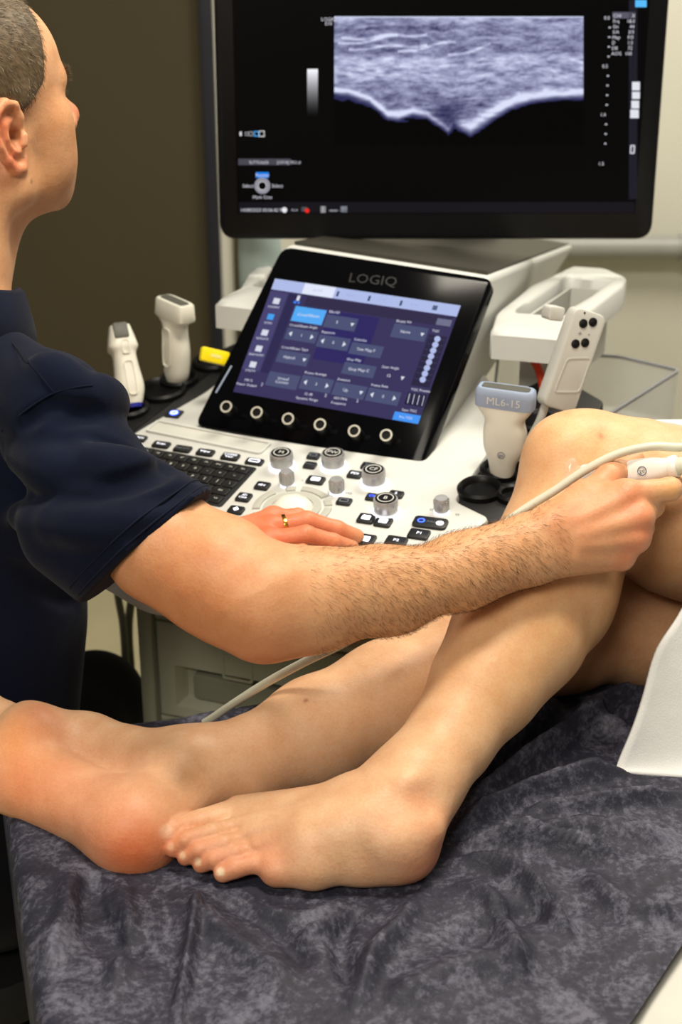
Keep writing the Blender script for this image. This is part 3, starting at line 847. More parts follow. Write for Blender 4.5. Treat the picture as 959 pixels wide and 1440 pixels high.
# probe trays at both ends of the control panel
TK = K.at(0, 0, -.004)
def tray(pts, holes, parent):
    t = MB().prism(K, round_poly(kp(*pts), .008, 4), -.05, -.004, .003).build('probe_tray', M['black_matte'], parent)
    for px, py, r in holes:
        u, v = K.hit(px, py, -.004); f = K.at(u, v, -.004); q = MB()
        q.lathe(f, [(r + .006, 0), (r + .006, .006), (r + .003, .009), (r, .007), (r * .9, .0015), (r * .2, .001)], 24)
        q.build('holder_cup', M['black'], t)
    return t
tray([(640, 706), (690, 731), (728, 722), (800, 660), (850, 560), (780, 520), (700, 560), (684, 642)], [(675, 692, .020), (705, 664, .019), (735, 630, .02), (720, 700, .012), (750, 596, .02)], mach)
tray([(190, 604), (292, 546), (345, 497), (372, 462), (330, 478), (255, 512), (172, 560), (100, 625), (112, 664)], [(228, 552, .026), (182, 578, .020), (252, 536, .020), (300, 512, .022), (150, 605, .022)], mach)

# white rim holders on both flanks of the housing
gz = S.P(*S.hit(705, 440))[2]
G = Fr((0, 0, gz), (1, 0, 0), (0, 1, 0))
gp = lambda *pts: ccw([G.hit(*p) for p in pts])
def rim(outer, inner, h, name, parent, m):
    n = 64
    def res(p):
        p = np.array(spline(list(p) + [p[0]], 8))[:, :2]
        l = np.concatenate([[0], np.cumsum(np.linalg.norm(np.diff(p, axis=0), axis=1))]); s = np.linspace(0, l[-1], n, endpoint=False)
        return np.stack([np.interp(s, l, p[:, 0]), np.interp(s, l, p[:, 1])], 1)
    o, i = res(outer), res(inner)
    k = np.argmin(np.linalg.norm(i - o[0], axis=1)); i = np.roll(i, -k, axis=0)
    def rg(p, z, f=0, q=None): return [np.array([a[0] * (1 - f) + c[0] * f, a[1] * (1 - f) + c[1] * f, z]) for a, c in zip(p, p if q is None else q)]
    b = MB(); rs = [rg(o, gz - h), rg(o, gz - .004), rg(o, gz, .12, i), rg(o, gz, .88, i), rg(i, gz - .004), rg(i, gz - h)]
    b.loft(rs + [rs[0]], 0, False, False)
    return b.build(name, M[m], parent, sharp=60)
def pts_lin(p, n=4):
    out = []
    for i in range(len(p)):
        a, c = np.array(p[i]), np.array(p[(i + 1) % len(p)])
        for k in range(n): out.append(tuple(a + (c - a) * k / n))
    return out
hold = rim(pts_lin(gp((690, 466), (698, 440), (745, 402), (808, 373), (852, 376), (881, 390), (878, 400), (836, 432), (796, 452), (786, 474))), pts_lin(gp((726, 436), (800, 387), (862, 393), (830, 416), (800, 434), (793, 442))), .034, 'gel_holder', mach, 'white')
cup = gp((735, 436), (802, 392), (858, 396), (828, 418), (792, 440))
b = MB(); fr_ = Fr((0, 0, gz), (1, 0, 0), (0, 1, 0)); b.frame(fr_, cup, .003, -.10, -.012); b.build('holder_cup', M['grey_white'], hold)
def mirror(p):  # to the other flank, mirrored about the panel's middle plane
    mid = np.dot(S.o - EX * wid / 2, EX)
    return [tuple((np.array([q[0], q[1], 0]) - 2 * (np.dot(np.array([q[0], q[1], 0]), EX) - mid) * EX)[:2]) for q in p]
hold2 = rim(pts_lin(ccw(mirror(gp((690, 466), (698, 440), (745, 402), (808, 373), (852, 376), (881, 390), (878, 400), (836, 432), (796, 452), (786, 474))))), pts_lin(ccw(mirror(gp((726, 436), (800, 387), (862, 393), (830, 416), (800, 434), (793, 442))))), .034, 'gel_holder', mach, 'white')

# cabinet under the control panel
V = Fr(U(300, 950, 1.74), EX, ZZ)
c0 = V.hit(199, 930)[0]; cw = .42
z0, z1 = .16 - V.o[2], K.o[2] - .06 - V.o[2]
zp = K.o[2] - .045 - V.o[2]
CD = V.n * -1
cab = MB().prism(V, round_poly([(c0 + .012, z0), (c0 + cw, z0), (c0 + cw, z1), (c0 + .012, z1)], .012, 3), -.42, -.012, .004).build('cabinet', M['cab'], mach)
b = MB(); b.prism(V, rrect(.02, z1 - z0, .006, 3, c0 + .008, (z0 + z1) / 2), -.10, .004, .004); b.build('corner_post', M['cab'], cab)
def panel(x0, y0, x1, y1, rx0, ry0, rx1, ry1, name='drawer'):
    """drawer front with a recessed grip"""
    b = MB(); w = .008
    o = [(x0, y0), (x1, y0), (x1, y1), (x0, y1)]; r = [(rx0, ry0), (rx1, ry0), (rx1, ry1), (rx0, ry1)]
    i = offset_poly(r, .009)
    P_ = lambda q, ww: [V.P(a, c, ww) for a, c in q]
    b.loft([P_(o, -.013), P_(offset_poly(o, 0), w - .003), P_(offset_poly(o, .003), w), P_(r, w), P_(i, -.010)], 0, True, True)
    return b.build(name, M['cab'], cab, sharp=30)
def vh(px, py): return V.hit(px, py)
xL, xR = c0 + .026, c0 + cw - .03
r0, r1 = vh(252, 988), vh(352, 932)
gw_ = .19
ymid = (vh(250, 935)[1])
d1 = panel(xL, vh(230, 1000)[1], xR, vh(230, 872)[1], vh(250, 0)[0] if False else r0[0], r0[1] + .0, r0[0] + gw_, vh(250, 931)[1])
q = vh(270, 972); b = MB().prism(V, rrect(gw_ - .035, .034, .004, 3, r0[0] + gw_ / 2 + .004, (r0[1] + vh(250, 931)[1]) / 2), -.010, .002, .002); b.build('handle', M['cab_dark'], d1)
q0 = vh(318, 912); b = MB().frame(V, rrect(.040, .034, .004, 3, q0[0] + .018, q0[1] - .02), .003, .007, .0095); b.build('catch', M['cab'], d1)
r2 = vh(254, 1062); d2 = panel(xL, vh(230, 1130)[1], xR, vh(230, 1003)[1], r2[0], r2[1], r2[0] + gw_, vh(254, 1006)[1])
b = MB().prism(V, rrect(gw_ - .035, .034, .004, 3, r2[0] + gw_ / 2 + .004, (r2[1] + vh(254, 1006)[1]) / 2), -.010, .002, .002); b.build('handle', M['cab_dark'], d2)
panel(xL, vh(230, 868)[1], xR, z1 - .004, xL + .05, vh(230, 858)[1], xR - .05, z1 - .012, 'upper_panel')
bx_ = V.P(c0 + cw / 2, 0, -.2)
b = MB().prism(Fr((bx_[0], bx_[1], 0), EX, AW), rrect(.5, .62, .08, 5), .09, .17, .02); b.build('wheel_base', M['grey_white'], mach)
for i in (-1, 1):
    for j in (-1, 1):
        c = np.array([bx_[0], bx_[1], .06]) + EX * i * .2 + AW * j * .26
        b = MB().lathe(Fr(c - EX * .02, AW, ZZ), [(.045, -.04), (.06, -.034), (.06, -.006), (.045, 0)], 24); b.build('caster_wheel', M['black'], mach)

# ------------------------------------------------------------------ loose things round the machine
def sections(fr, secs, n=28, mat=0, mb=None, cap0=True, cap1=True):
    """loft of rounded sections along fr.ey: (v, cx, half width, half depth, squareness, cz)"""
    b = mb or MB(); R = []
    for sc in secs:
        v, cx, a, d, e = sc[:5]; cz = sc[5] if len(sc) > 5 else 0
        ring = []
        for i in range(n):
            t = 2 * math.pi * i / n; c, s_ = math.cos(t), math.sin(t)
            ring.append(fr.P(cx + a * math.copysign(abs(c) ** e, c), v, cz + d * math.copysign(abs(s_) ** e, s_)))
        R.append(ring)
    b.loft(R, mat, cap0, cap1); return b
def smooth_secs(secs, n=4):
    return [tuple(q) for q in spline([np.array(s if len(s) > 5 else tuple(s) + (0,)) for s in secs], n)]

def ge_badge(fr, u, v, w, r, m, parent):
    b = MB()
    b.frame(fr, circ(r, 18, u, v), r * .16, w, w + .0006)
    b.text(fr, 'ge', u, v + r * .1, r * 1.35, w + .0006)
    return b.build('logo', m, parent)

# probe standing in the right-hand tray
base = K.P(*K.hit(706, 668), .0)
f = Fr(base, K.ex * .97 + np.array([0, 0, -.02]), np.array([-.01, -.10, 1.0]))
p = thing('ultrasound_probe', base, 'pale linear ultrasound probe with blue-grey head lettered ML6-15', 'ultrasound probe')
sections(f, smooth_secs([(-.012, 0, .009, .009, 1), (.003, 0, .0135, .011, .9), (.018, 0, .0165, .0125, .85), (.036, .001, .0235, .0135, .8), (.056, .001, .0245, .0140, .8), (.070, .0, .0225, .0135, .75), (.081, 0, .0290, .0125, .62), (.0875, 0, .0325, .0120, .5)])).build('handle', M['probe'], p)
h = sections(f, [(.087, 0, .0330, .0122, .42), (.100, 0, .0335, .0120, .40), (.107, 0, .0325, .0112, .40), (.109, 0, .0305, .0095, .4)]).build('head', M['probe_blue'], p)
sections(f, [(.1085, 0, .0275, .0068, .3), (.1098, 0, .0265, .0060, .3)]).build('lens', M['lens'], p)
MB().text(f, 'ML6-15', 0, .0965, .0125, .0126).build('lettering', M['legend'], p)
ge_badge(f, .001, .032, .0137, .0042, M['print_grey'], p)
MB().tube([f.P(0, -.010), f.P(.0, -.03, -.005), f.P(0, -.08, -.012)], [.008, .006, .0045], 10).build('cable', M['cable'], p)

# wide-headed probe in the left tray
base = K.P(*K.hit(249, 536), .004)
f = Fr(base, np.array([.66, -.75, -.05]), np.array([-.02, .04, 1.0]))
p = thing('ultrasound_probe', base, 'white ultrasound probe with a wide T-shaped head, beside the yellow stick', 'ultrasound probe')
sections(f, smooth_secs([(-.012, 0, .009, .009, 1), (0, 0, .0150, .013, .9), (.012, 0, .0185, .0145, .8), (.04, -.001, .0205, .0155, .8), (.062, -.002, .0170, .0145, .8), (.074, -.003, .0180, .0140, .7), (.082, -.003, .0285, .0135, .5)])).build('handle', M['probe'], p)
sections(f, [(.0815, -.003, .0290, .0138, .42), (.084, -.003, .0305, .0146, .38), (.103, -.003, .0290, .0135, .38), (.105, -.003, .0275, .012, .38)]).build('head', M['probe'], p)
sections(f, [(.1045, -.003, .0245, .0075, .3), (.1062, -.003, .0238, .0068, .3)]).build('lens', M['lens'], p)
b = MB(); b.frame(f.at(-.001, .045, .0153), rrect(.016, .052, .006, 4), .001, -.001, .0008); b.build('grip_ridge', M['probe'], p)
b = MB(); b.prism(f.at(-.010, .018, .0128), circ(.0038, 14), -.002, .0012); b.build('orientation_mark', M['lens'], p)
sections(f, [(-.013, 0, .0095, .0095, 1), (-.006, 0, .0125, .0115, .95)]).build('blue_band', mat('blue_band', (52, 58, 140), .5), p)

# slim probe behind the sleeve
base = K.P(*K.hit(187, 572), .004)
tip = U(163, 458, np.dot(base - CAM, FW) + .01)
f = Fr(base, np.array([.93, .35, 0]), tip - base)
Lp = np.linalg.norm(tip - base)
p = thing('ultrasound_probe', base, 'slim white ultrasound probe leaning in the tray nearest the navy sleeve', 'ultrasound probe')
sections(f, smooth_secs([(-.004, 0, .0110, .011, 1), (.006, 0, .0150, .013, .9), (.022, 0, .0185, .015, .8), (Lp * .45, 0, .0160, .0145, .75), (Lp * .62, 0, .0150, .0140, .7), (Lp * .70, 0, .0190, .0155, .6), (Lp * .78, 0, .0180, .0150, .6), (Lp * .90, 0, .0150, .0130, .5), (Lp * .985, 0, .0130, .0105, .5)])).build('handle', M['probe'], p)
lf_ = Fr(f.P(-.001, Lp * .905, .0128), f.ex, f.ey - f.n * .16)
MB().prism(lf_, rrect(.0185, Lp * .20, .003, 3), -.006, .0022, .001).build('lens', M['lens'], p)
b = MB(); b.frame(f.at(.001, Lp * .30, .0148), rrect(.012, .045, .005, 4), .001, -.001, .0008); b.build('grip_ridge', M['probe'], p)
b = MB(); b.frame(f.at(.001, Lp * .69, .0150), rrect(.010, .018, .003, 4), .001, -.001, .0010); b.build('thumb_ridge', M['probe'], p)
sections(f, [(-.006, 0, .0112, .0112, 1), (-.001, 0, .0128, .0122, .95)]).build('blue_band', mat('blue_band', (40, 44, 150), .45), p)

# yellow stick plugged into the side of the touch panel
a0, a1 = U(279, 497, 1.66), U(326, 506, 1.69)
a1 = T.P(*T.hit(322, 506, -.012), -.012); a0 = a1 + (nrm(U(279, 496, 1.62) - U(322, 506, 1.64))) * .040
f = Fr((a0 + a1) / 2, a1 - a0, UP)
us = thing('usb_stick', a0, 'bright yellow memory stick plugged into the touch panel edge', 'memory stick')
MB().prism(f, rrect(.038, .0175, .003, 3), -.004, .004, .001, bev0=.001).build('case', M['yellow'], us)
MB().prism(f, rrect(.014, .004, .001, 2, .0, 0), .004, .0043).build('printed_mark', mat('pale_print', (226, 214, 130), .5), us)
MB().prism(f, rrect(.008, .012, .001, 2, .021, 0), -.0022, .0022).build('plug', M['chrome'], us)

# translucent bottle in the far holder
bq = mirror(gp((735, 436), (802, 392), (858, 396), (828, 418), (792, 440)))
cc = np.mean(np.array(bq), 0)
hb = U(366, 380, 2.02)
bt = thing('gel_bottle', (hb[0], hb[1], gz - .09), 'translucent bottle standing in the holder behind the touch panel', 'bottle')
f = Fr((hb[0], hb[1], gz - .09), (1, 0, 0), (0, 1, 0))
MB().lathe(f, [(.026, 0), (.030, .004), (.031, .10), (.030, .125), (.021, .142), (.012, .150), (.011, .156)], 28).build('body', M['bottle'], bt)
MB().lathe(f, [(.012, .154), (.013, .158), (.012, .172), (.005, .180), (.003, .195)], 20).build('nozzle', M['teal'], bt)
MB().lathe(f, [(.0284, .05), (.0298, .052), (.0298, .058), (.0284, .06)], 28, 0, False, False).build('band', M['teal'], bt)

# grey controller hung on the right-hand holder
f0 = Fr(U(806, 506, 1.60), np.array([.93, .30, -.20]), np.array([.30, .22, .93]))
ct = thing('hand_controller', U(785, 578, 1.60), 'grey handset with four black round pads, clipped to the white holder', 'handset')
pl = [f0.hit(*q) for q in ((811, 431), (855, 446), (808, 583), (762, 570))]
MB().prism(f0, round_poly(pl, [.010] * 4, 5), -.020, 0, .003, bev0=.003).build('case', M['grey_white'], ct)
for q in ((820, 455), (833.5, 453), (809, 483.5), (822.5, 482)):
    u, v = f0.hit(*q); MB().lathe(f0.at(u, v), [(.0052, -.001), (.0052, .0010), (.0044, .0015), (.0025, .0006)], 18).build('pad', M['black'], ct)
u, v = f0.hit(822, 440); MB().prism(f0.at(u, v), circ(.0012, 8), -.001, .0006).build('indicator', M['black'], ct)
pl = [f0.hit(*q) for q in ((797, 503), (832, 502), (815, 552), (778, 552))]
MB().frame(f0, round_poly(pl, .006, 4), .0015, -.001, .0010).build('label_recess', M['grey_white'], ct)
for q, t in (((815, 469), '+'), ((828, 469), '-')):
    MB().text(f0, t, *f0.hit(*q), .010, .0006).build('printed_mark', M['print_grey'], ct)
u, v = f0.hit(772, 578); MB().tube(spline([f0.P(u, v + .01, -.01), f0.P(u - .003, v - .015, -.012), f0.P(u - .010, v - .05, -.02), f0.P(u - .02, v - .10, -.03)], 5), .0048, 10).build('cord', M['grey_white'], ct)
u, v = f0.hit(795, 440); b = MB().prism(f0.at(u, v - .004, -.022), rrect(.020, .016, .004, 3), -.014, .004, .002); b.build('clip', M['grey_white'], ct)

# clear tray on the right flank
TZ = U(950, 518, 1.95)[2]
ft = Fr((0, 0, TZ), (1, 0, 0), (0, 1, 0))
ty = thing('clear_tray', U(900, 560, 1.9), 'clear acrylic tray behind the raised knee', 'tray')
to = [ft.hit(*q) for q in ((700, 490), (872, 500), (958, 520), (850, 588), (690, 578))]
fl_ = round_poly(to, .012, 4)
MB().frame(ft, fl_, .003, -.075, -.003).build('wall', M['clear'], ty)
MB().frame(ft, fl_, .004, -.003, .001).build('rim', M['clear_edge'], ty)
MB().prism(ft, offset_poly(ccw(fl_), .002), -.078, -.075).build('bottom', M['clear'], ty)

# cables
def cable(name, pts, r, m, label, cat, group=None):
    o = MB().tube(spline(pts, 8), r, 10).build(name, M[m]); tag(o, label, cat, group); return rebase(o)
cable('red_cable', [U(736, 486, 1.80), U(750, 506, 1.79), U(760, 528, 1.785), U(765, 560, 1.78), U(763, 595, 1.775), U(758, 620, 1.77)], .0052, 'red', 'red cable curving down behind the white holder', 'cable')
gx0 = V.P(V.hit(176, 800)[0], 0, .10)
cable('hanging_cable', [U(162, 760, 1.95), U(165, 830, 1.95), U(173, 880, 1.94), U(177, 940, 1.93), U(182, 1010, 1.93), U(186, 1090, 1.95), U(176, 1180, 2.0)], .0052, 'cable_dark', 'grey cable hanging beside the cabinet, the one nearer the navy shirt', 'cable', 'cables hanging beside the cabinet')
cable('hanging_cable', [U(196, 770, 1.98), U(187, 830, 1.97), U(181, 880, 1.955), U(184, 940, 1.95), U(189, 1000, 1.95), U(196, 1090, 1.97), U(200, 1180, 2.0)], .0060, 'cable_dark', 'thicker grey cable hanging beside the cabinet, nearer the cabinet corner', 'cable', 'cables hanging beside the cabinet')

# ------------------------------------------------------------------ smooth bodies: tapered limbs and ellipsoids blended into one surface
class Body:
    def __init__(s): s.p = []; s.others = []
    def rc(s, a, b, ra, rb, k=.012, op='+'):
        s.p.append(('rc', np.asarray(a, np.float32), np.asarray(b, np.float32), ra, rb, k, op)); return s
    def chain(s, pts, rads, k=.012, op='+'):
        for i in range(len(pts) - 1): s.rc(pts[i], pts[i + 1], rads[i], rads[i + 1], k, op)
        return s
    def ball(s, c, r, k=.012, op='+'):
        return s.rc(c, np.asarray(c) + 1e-5, r, r, k, op)
    def el(s, c, r, ax=None, k=.012, op='+'):
        ax = np.eye(3) if ax is None else np.array([nrm(q) for q in ax])
        s.p.append(('el', np.asarray(c, np.float32), np.asarray(r, np.float32), ax.astype(np.float32), None, k, op)); return s
    def box_cut(s, o, n, k=.004):
        """remove everything on the side the normal points to"""
        s.p.append(('pl', np.asarray(o, np.float32), nrm(n).astype(np.float32), None, None, k, '-')); return s
    @staticmethod
    def dist(q, P):
        t = q[0]
        if t == 'rc':
            ab = q[2] - q[1]; L = float(ab @ ab); pa = P - q[1]
            h = np.clip((pa @ ab) / L, 0, 1)
            return np.sqrt(((pa - h[..., None] * ab) ** 2).sum(-1)) - (q[3] + (q[4] - q[3]) * h)
        if t == 'el':
            w = (P - q[1]) @ q[3].T
            k0 = np.sqrt(((w / q[2]) ** 2).sum(-1)); k1 = np.sqrt(((w / q[2] ** 2) ** 2).sum(-1))
            return k0 * (k0 - 1) / np.maximum(k1, 1e-6)
        return -((P - q[1]) @ q[2])
    @staticmethod
    def bounds(q):
        if q[0] == 'rc':
            r = max(q[3], q[4]); return np.minimum(q[1], q[2]) - r, np.maximum(q[1], q[2]) + r
        if q[0] == 'el':
            r = float(max(q[2])); return q[1] - r, q[1] + r
        return None
    @staticmethod
    def comb(d, e, k, op):
        if op == '+':
            h = np.maximum(k - np.abs(d - e), 0) / k
            return np.minimum(d, e) - h * h * k * .25
        e = -e
        h = np.maximum(k - np.abs(d - e), 0) / k
        return np.maximum(d, e) + h * h * k * .25
    def eval(s, P):
        P = np.asarray(P, np.float32); d = np.full(P.shape[:-1], .5, np.float32)
        for q in s.p: d = s.comb(d, s.dist(q, P), q[5], q[6])
        for o_ in s.others: d = np.minimum(d, o_.eval(P))
        return d
    def march(s, px, py, near=.9, far=2.2, off=0.0):
        """where the photo ray meets this body"""
        r = ray(px, py); t = near
        for _ in range(90):
            d = float(s.eval((CAM + r * t)[None])[0])
            if d < .0006: break
            t += d * .9
            if t > far: return None
        return CAM + r * t - nrm(r) * off
    def field(s, lo, n, h):
        D = np.full(n, .08, np.float32)
        ax = [(lo[i] + h * np.arange(n[i])).astype(np.float32) for i in range(3)]
        for q in s.p:
            bb = s.bounds(q); m = q[5] + 3 * h
            if bb is None: i0, i1 = np.zeros(3, int), n
            else:
                i0 = np.maximum(np.floor((bb[0] - m - lo) / h).astype(int), 0); i1 = np.minimum(np.ceil((bb[1] + m - lo) / h).astype(int) + 1, n)
            if (i1 <= i0).any(): continue
            for x0 in range(i0[0], i1[0], 48):  # slabs, to bound the memory
                sl = (slice(x0, min(x0 + 48, i1[0])), slice(i0[1], i1[1]), slice(i0[2], i1[2]))
                P = np.stack(np.meshgrid(ax[0][sl[0]], ax[1][sl[1]], ax[2][sl[2]], indexing='ij'), -1)
                D[sl] = s.comb(D[sl], s.dist(q, P), q[5], q[6])
        return D
    def mesh(s, lo, hi, h, smooth=2):
        lo = np.asarray(lo, float); n = np.ceil((np.asarray(hi) - lo) / h).astype(int) + 1
        D = s.field(lo, n, h)
        for o_ in s.others: np.minimum(D, o_.field(lo, n, h), out=D)
        D[0] = D[-1] = .05; D[:, 0] = D[:, -1] = .05; D[:, :, 0] = D[:, :, -1] = .05
        return surface_nets(D, lo, h, smooth)

def surface_nets(D, lo, h, smooth=2):
    S_ = D < 0; n = D.shape
    cnt = np.zeros([k - 1 for k in n], np.uint8)
    sl = lambda o, i: slice(o, n[i] - 1 + o)
    cor = [(a, b, c) for a in (0, 1) for b in (0, 1) for c in (0, 1)]
    for c in cor: cnt += S_[sl(c[0], 0), sl(c[1], 1), sl(c[2], 2)]
    act = np.argwhere((cnt > 0) & (cnt < 8)); del cnt
    val = {c: D[act[:, 0] + c[0], act[:, 1] + c[1], act[:, 2] + c[2]] for c in cor}
    acc = np.zeros((len(act), 3)); w = np.zeros(len(act))
    for a in cor:
        for i in range(3):
            if a[i] == 0:
                b = tuple(1 if j == i else a[j] for j in range(3))
                va, vb = val[a], val[b]; m = (va < 0) != (vb < 0)
                t = np.where(m, va / np.where(m, va - vb, 1), 0)
                p = np.array(a, float)[None].repeat(len(act), 0); p[:, i] += t
                acc += p * m[:, None]; w += m
    V_ = (act + acc / w[:, None]) * h + lo
    key = (act[:, 0] * (n[1] - 1) + act[:, 1]) * (n[2] - 1) + act[:, 2]
    def idx(i, j, k): return np.searchsorted(key, (i * (n[1] - 1) + j) * (n[2] - 1) + k)
    Q = []
    for axis in range(3):
        a = [slice(1, -1)] * 3; b = [slice(1, -1)] * 3; a[axis] = slice(0, -1); b[axis] = slice(1, None)
        A, B = S_[tuple(a)], S_[tuple(b)]
        e = np.argwhere(A != B); inside = A[e[:, 0], e[:, 1], e[:, 2]]
        off = np.ones(3, int); off[axis] = 0; e = e + off
        u, v = [(1, 2), (2, 0), (0, 1)][axis]
        def cell(du, dv):
            q = e.copy(); q[:, u] -= du; q[:, v] -= dv; return idx(q[:, 0], q[:, 1], q[:, 2])
        qd = np.stack([cell(1, 1), cell(0, 1), cell(0, 0), cell(1, 0)], 1)
        qd[~inside] = qd[~inside][:, ::-1]
        Q.append(qd)
    Q = np.concatenate(Q)
    E = np.concatenate([Q[:, [0, 1]], Q[:, [1, 2]], Q[:, [2, 3]], Q[:, [3, 0]]])
    deg = np.maximum(np.bincount(E[:, 0], minlength=len(V_)) + np.bincount(E[:, 1], minlength=len(V_)), 1)
    for it in range(smooth * 2):
        lam = .5 if it % 2 == 0 else -.5
        M_ = np.stack([np.bincount(E[:, 0], V_[E[:, 1], i], len(V_)) + np.bincount(E[:, 1], V_[E[:, 0], i], len(V_)) for i in range(3)], 1) / deg[:, None]
        V_ = V_ + lam * (M_ - V_)
    return V_, Q

def vnormals(V_, Q):
    nq = np.cross(V_[Q[:, 2]] - V_[Q[:, 0]], V_[Q[:, 3]] - V_[Q[:, 1]]); N_ = np.zeros_like(V_)
    for i in range(4):
        for c in range(3): N_[:, c] += np.bincount(Q[:, i], nq[:, c], len(V_))
    return N_ / np.maximum(np.linalg.norm(N_, axis=1, keepdims=True), 1e-12)

def paint(V_, base, spots):
    c = np.tile(np.array(lin(base)), (len(V_), 1))
    for p, r, rgb, s in spots:
        q2 = (((V_ - np.asarray(p)) ** 2).sum(1)) / r ** 2
        w = s * np.exp(-(q2 ** 3 if rgb == NAIL else q2))
        c = c * (1 - w[:, None]) + w[:, None] * np.array(lin(rgb))
    return c

# ------------------------------------------------------------------ patient: two bare legs up to the hips
SK = (224, 184, 146); RED = (222, 128, 92); PALE = (238, 204, 160); NAIL = (240, 222, 190)
pt = Body()
# near leg, foot flat on the couch
A = U(587, 1098, 1.275)
nleg = [A, U(632, 1040, 1.305), U(684, 960, 1.345), U(730, 888, 1.385), U(772, 808, 1.425), U(802, 735, 1.46), U(822, 676, 1.48)]
nr = [.0335, .0350, .047, .060, .0625, .058, .060]
pt.chain(nleg, nr, .03)
pt.ball(U(797, 640, 1.455), .043, .03).ball(U(842, 645, 1.475), .045, .03)
nth = [U(822, 676, 1.48), U(890, 690, 1.47), U(960, 720, 1.47), U(1150, 790, 1.51), U(1330, 850, 1.56)]
pt.chain(nth, [.058, .0725, .0850, .100, .105], .014)
pt.rc(U(797, 800, 1.44), U(788, 850, 1.42), .050, .050, .02)
heel = C(553, 1175, .036)
pt.ball(heel, .0350, .02).rc(heel, A, .031, .031, .025)
pt.rc(C(578, 1180, .024), C(555, 1195, .022), .023, .022, .015)
pt.ball(U(572, 1110, 1.2335), .0140, .009).ball(U(600, 1100, 1.31), .016, .014)
pt.ball(U(549, 1132, 1.216), .013, .025, '-').ball(U(606, 1128, 1.222), .012, .025, '-')
pt.rc(A + (U(600, 1100, 1.275) - U(592, 1098, 1.275)), C(598, 1160, .05), .018, .014, .02)          # tendon at the heel
M1, M2, M3, M4, M5 = C(338, 1146, .022), C(343, 1163, .024), C(352, 1181, .021), C(364, 1195, .018), C(386, 1218, .0140)
mid = C(500, 1136, .046)
pt.rc(A, mid, .035, .028, .025)
for m, r in ((M1, .018), (M2, .0125), (M3, .0120), (M4, .0118), (M5, .0125)): pt.rc(mid, m, .024, r, .012)
pt.rc(C(480, 1180, .03), C(380, 1182, .020), .026, .015, .016)
pt.chain([C(575, 1201, .021), C(510, 1211, .0185), C(440, 1220, .0165), C(392, 1223, .0145)], [.021, .0185, .0165, .0140], .014)
pt.rc(C(540, 1150, .05), C(440, 1180, .034), .03, .024, .02)
def toe(pts, rads): pt.chain(pts, rads, .0016)
toe([M1, C(286, 1156, .026), C(244, 1168, .027), C(229, 1176, .0245)], [.0165, .0122, .0126, .0112])
toe([M2, C(300, 1170, .031), C(262, 1181, .027), C(244, 1193, .018)], [.0105, .0084, .0086, .0082])
toe([M3, C(316, 1186, .027), C(280, 1195, .0225), C(261, 1205, .0135)], [.0100, .0080, .0082, .0078])
toe([M4, C(332, 1199, .022), C(301, 1208, .018), C(283, 1215, .0105)], [.0098, .0080, .0086, .0080])
toe([M5, C(356, 1214, .0160), C(331, 1220, .0140), C(314, 1227, .0096)], [.0118, .0088, .0094, .0088])
for i, p in enumerate(((236, 1171), (237, 1189), (254, 1202), (275, 1210), (306, 1221))): pass
# far leg lying on its outer side, sole to the camera
fb = Body(); pt.others.append(fb)
fa = U(268, 1086, 1.345)
fleg = [fa, U(345, 1074, 1.36), U(445, 1030, 1.395), U(550, 985, 1.43), U(660, 930, 1.48), U(775, 872, 1.53)]
fb.chain(fleg, [.034, .0375, .049, .0555, .055, .060], .03)
fth = [U(775, 872, 1.53), U(900, 872, 1.575), U(1050, 880, 1.64), U(1320, 890, 1.74)]
fb.chain(fth, [.060, .070, .080, .1], .03)
fb.rc(U(720, 925, 1.50), U(800, 920, 1.53), .042, .04, .03)
fh = U(190, 1165, 1.285)
fb.el(fh, (.040, .036, .038), None, .02)
fb.rc(fh, fa, .036, .034, .028)
g1, g2_, g3 = U(38, 1024, 1.385), U(20, 1062, 1.375), U(18, 1112, 1.35)
fb.rc(fh, g3, .034, .023, .022).rc(fh, g2_, .030, .026, .022)
fb.rc(fa, U(120, 1050, 1.405), .033, .030, .03).rc(U(120, 1050, 1.405), g1, .030, .0235, .02)
fb.rc(U(110, 1080, 1.395), g2_, .034, .026, .02)
fb.ball(U(48, 1030, 1.372), .021, .03).ball(U(20, 1085, 1.358), .020, .03)
fb.ball(U(262, 1060, 1.322), .0155, .016)
fb.rc(U(275, 1100, 1.33), U(225, 1160, 1.30), .020, .020, .02)
td = nrm(g2_ - fh)
for i, (g_, r, l) in enumerate(((g1, .0145, .052), (g1 * .6 + g3 * .4 , .0105, .055), (g1 * .4 + g3 * .6, .010, .05), (g1 * .2 + g3 * .8, .0095, .045), (g3, .0095, .038))):
    fb.chain([g_, g_ + td * l * .6 - FW * .004, g_ + td * l - FW * .002], [r * 1.25, r, r], .006)
# hips
hipc = (nth[-1] + fth[-1]) / 2 + np.array([.06, .02, .02])
pt.rc(nth[-1], hipc, .105, .11, .06).rc(fth[-1], hipc, .10, .11, .06).rc(hipc, hipc + np.array([.12, .05, .0]), .125, .12, .06)
# tendons and toe creases
for a, b_, r in ((C(470, 1135, .062), C(345, 1170, .034), .0035), (C(480, 1128, .064), C(335, 1155, .036), .0035), (C(470, 1150, .056), C(360, 1188, .029), .003)):
    pt.rc(a, b_, r, r * .8, .009)
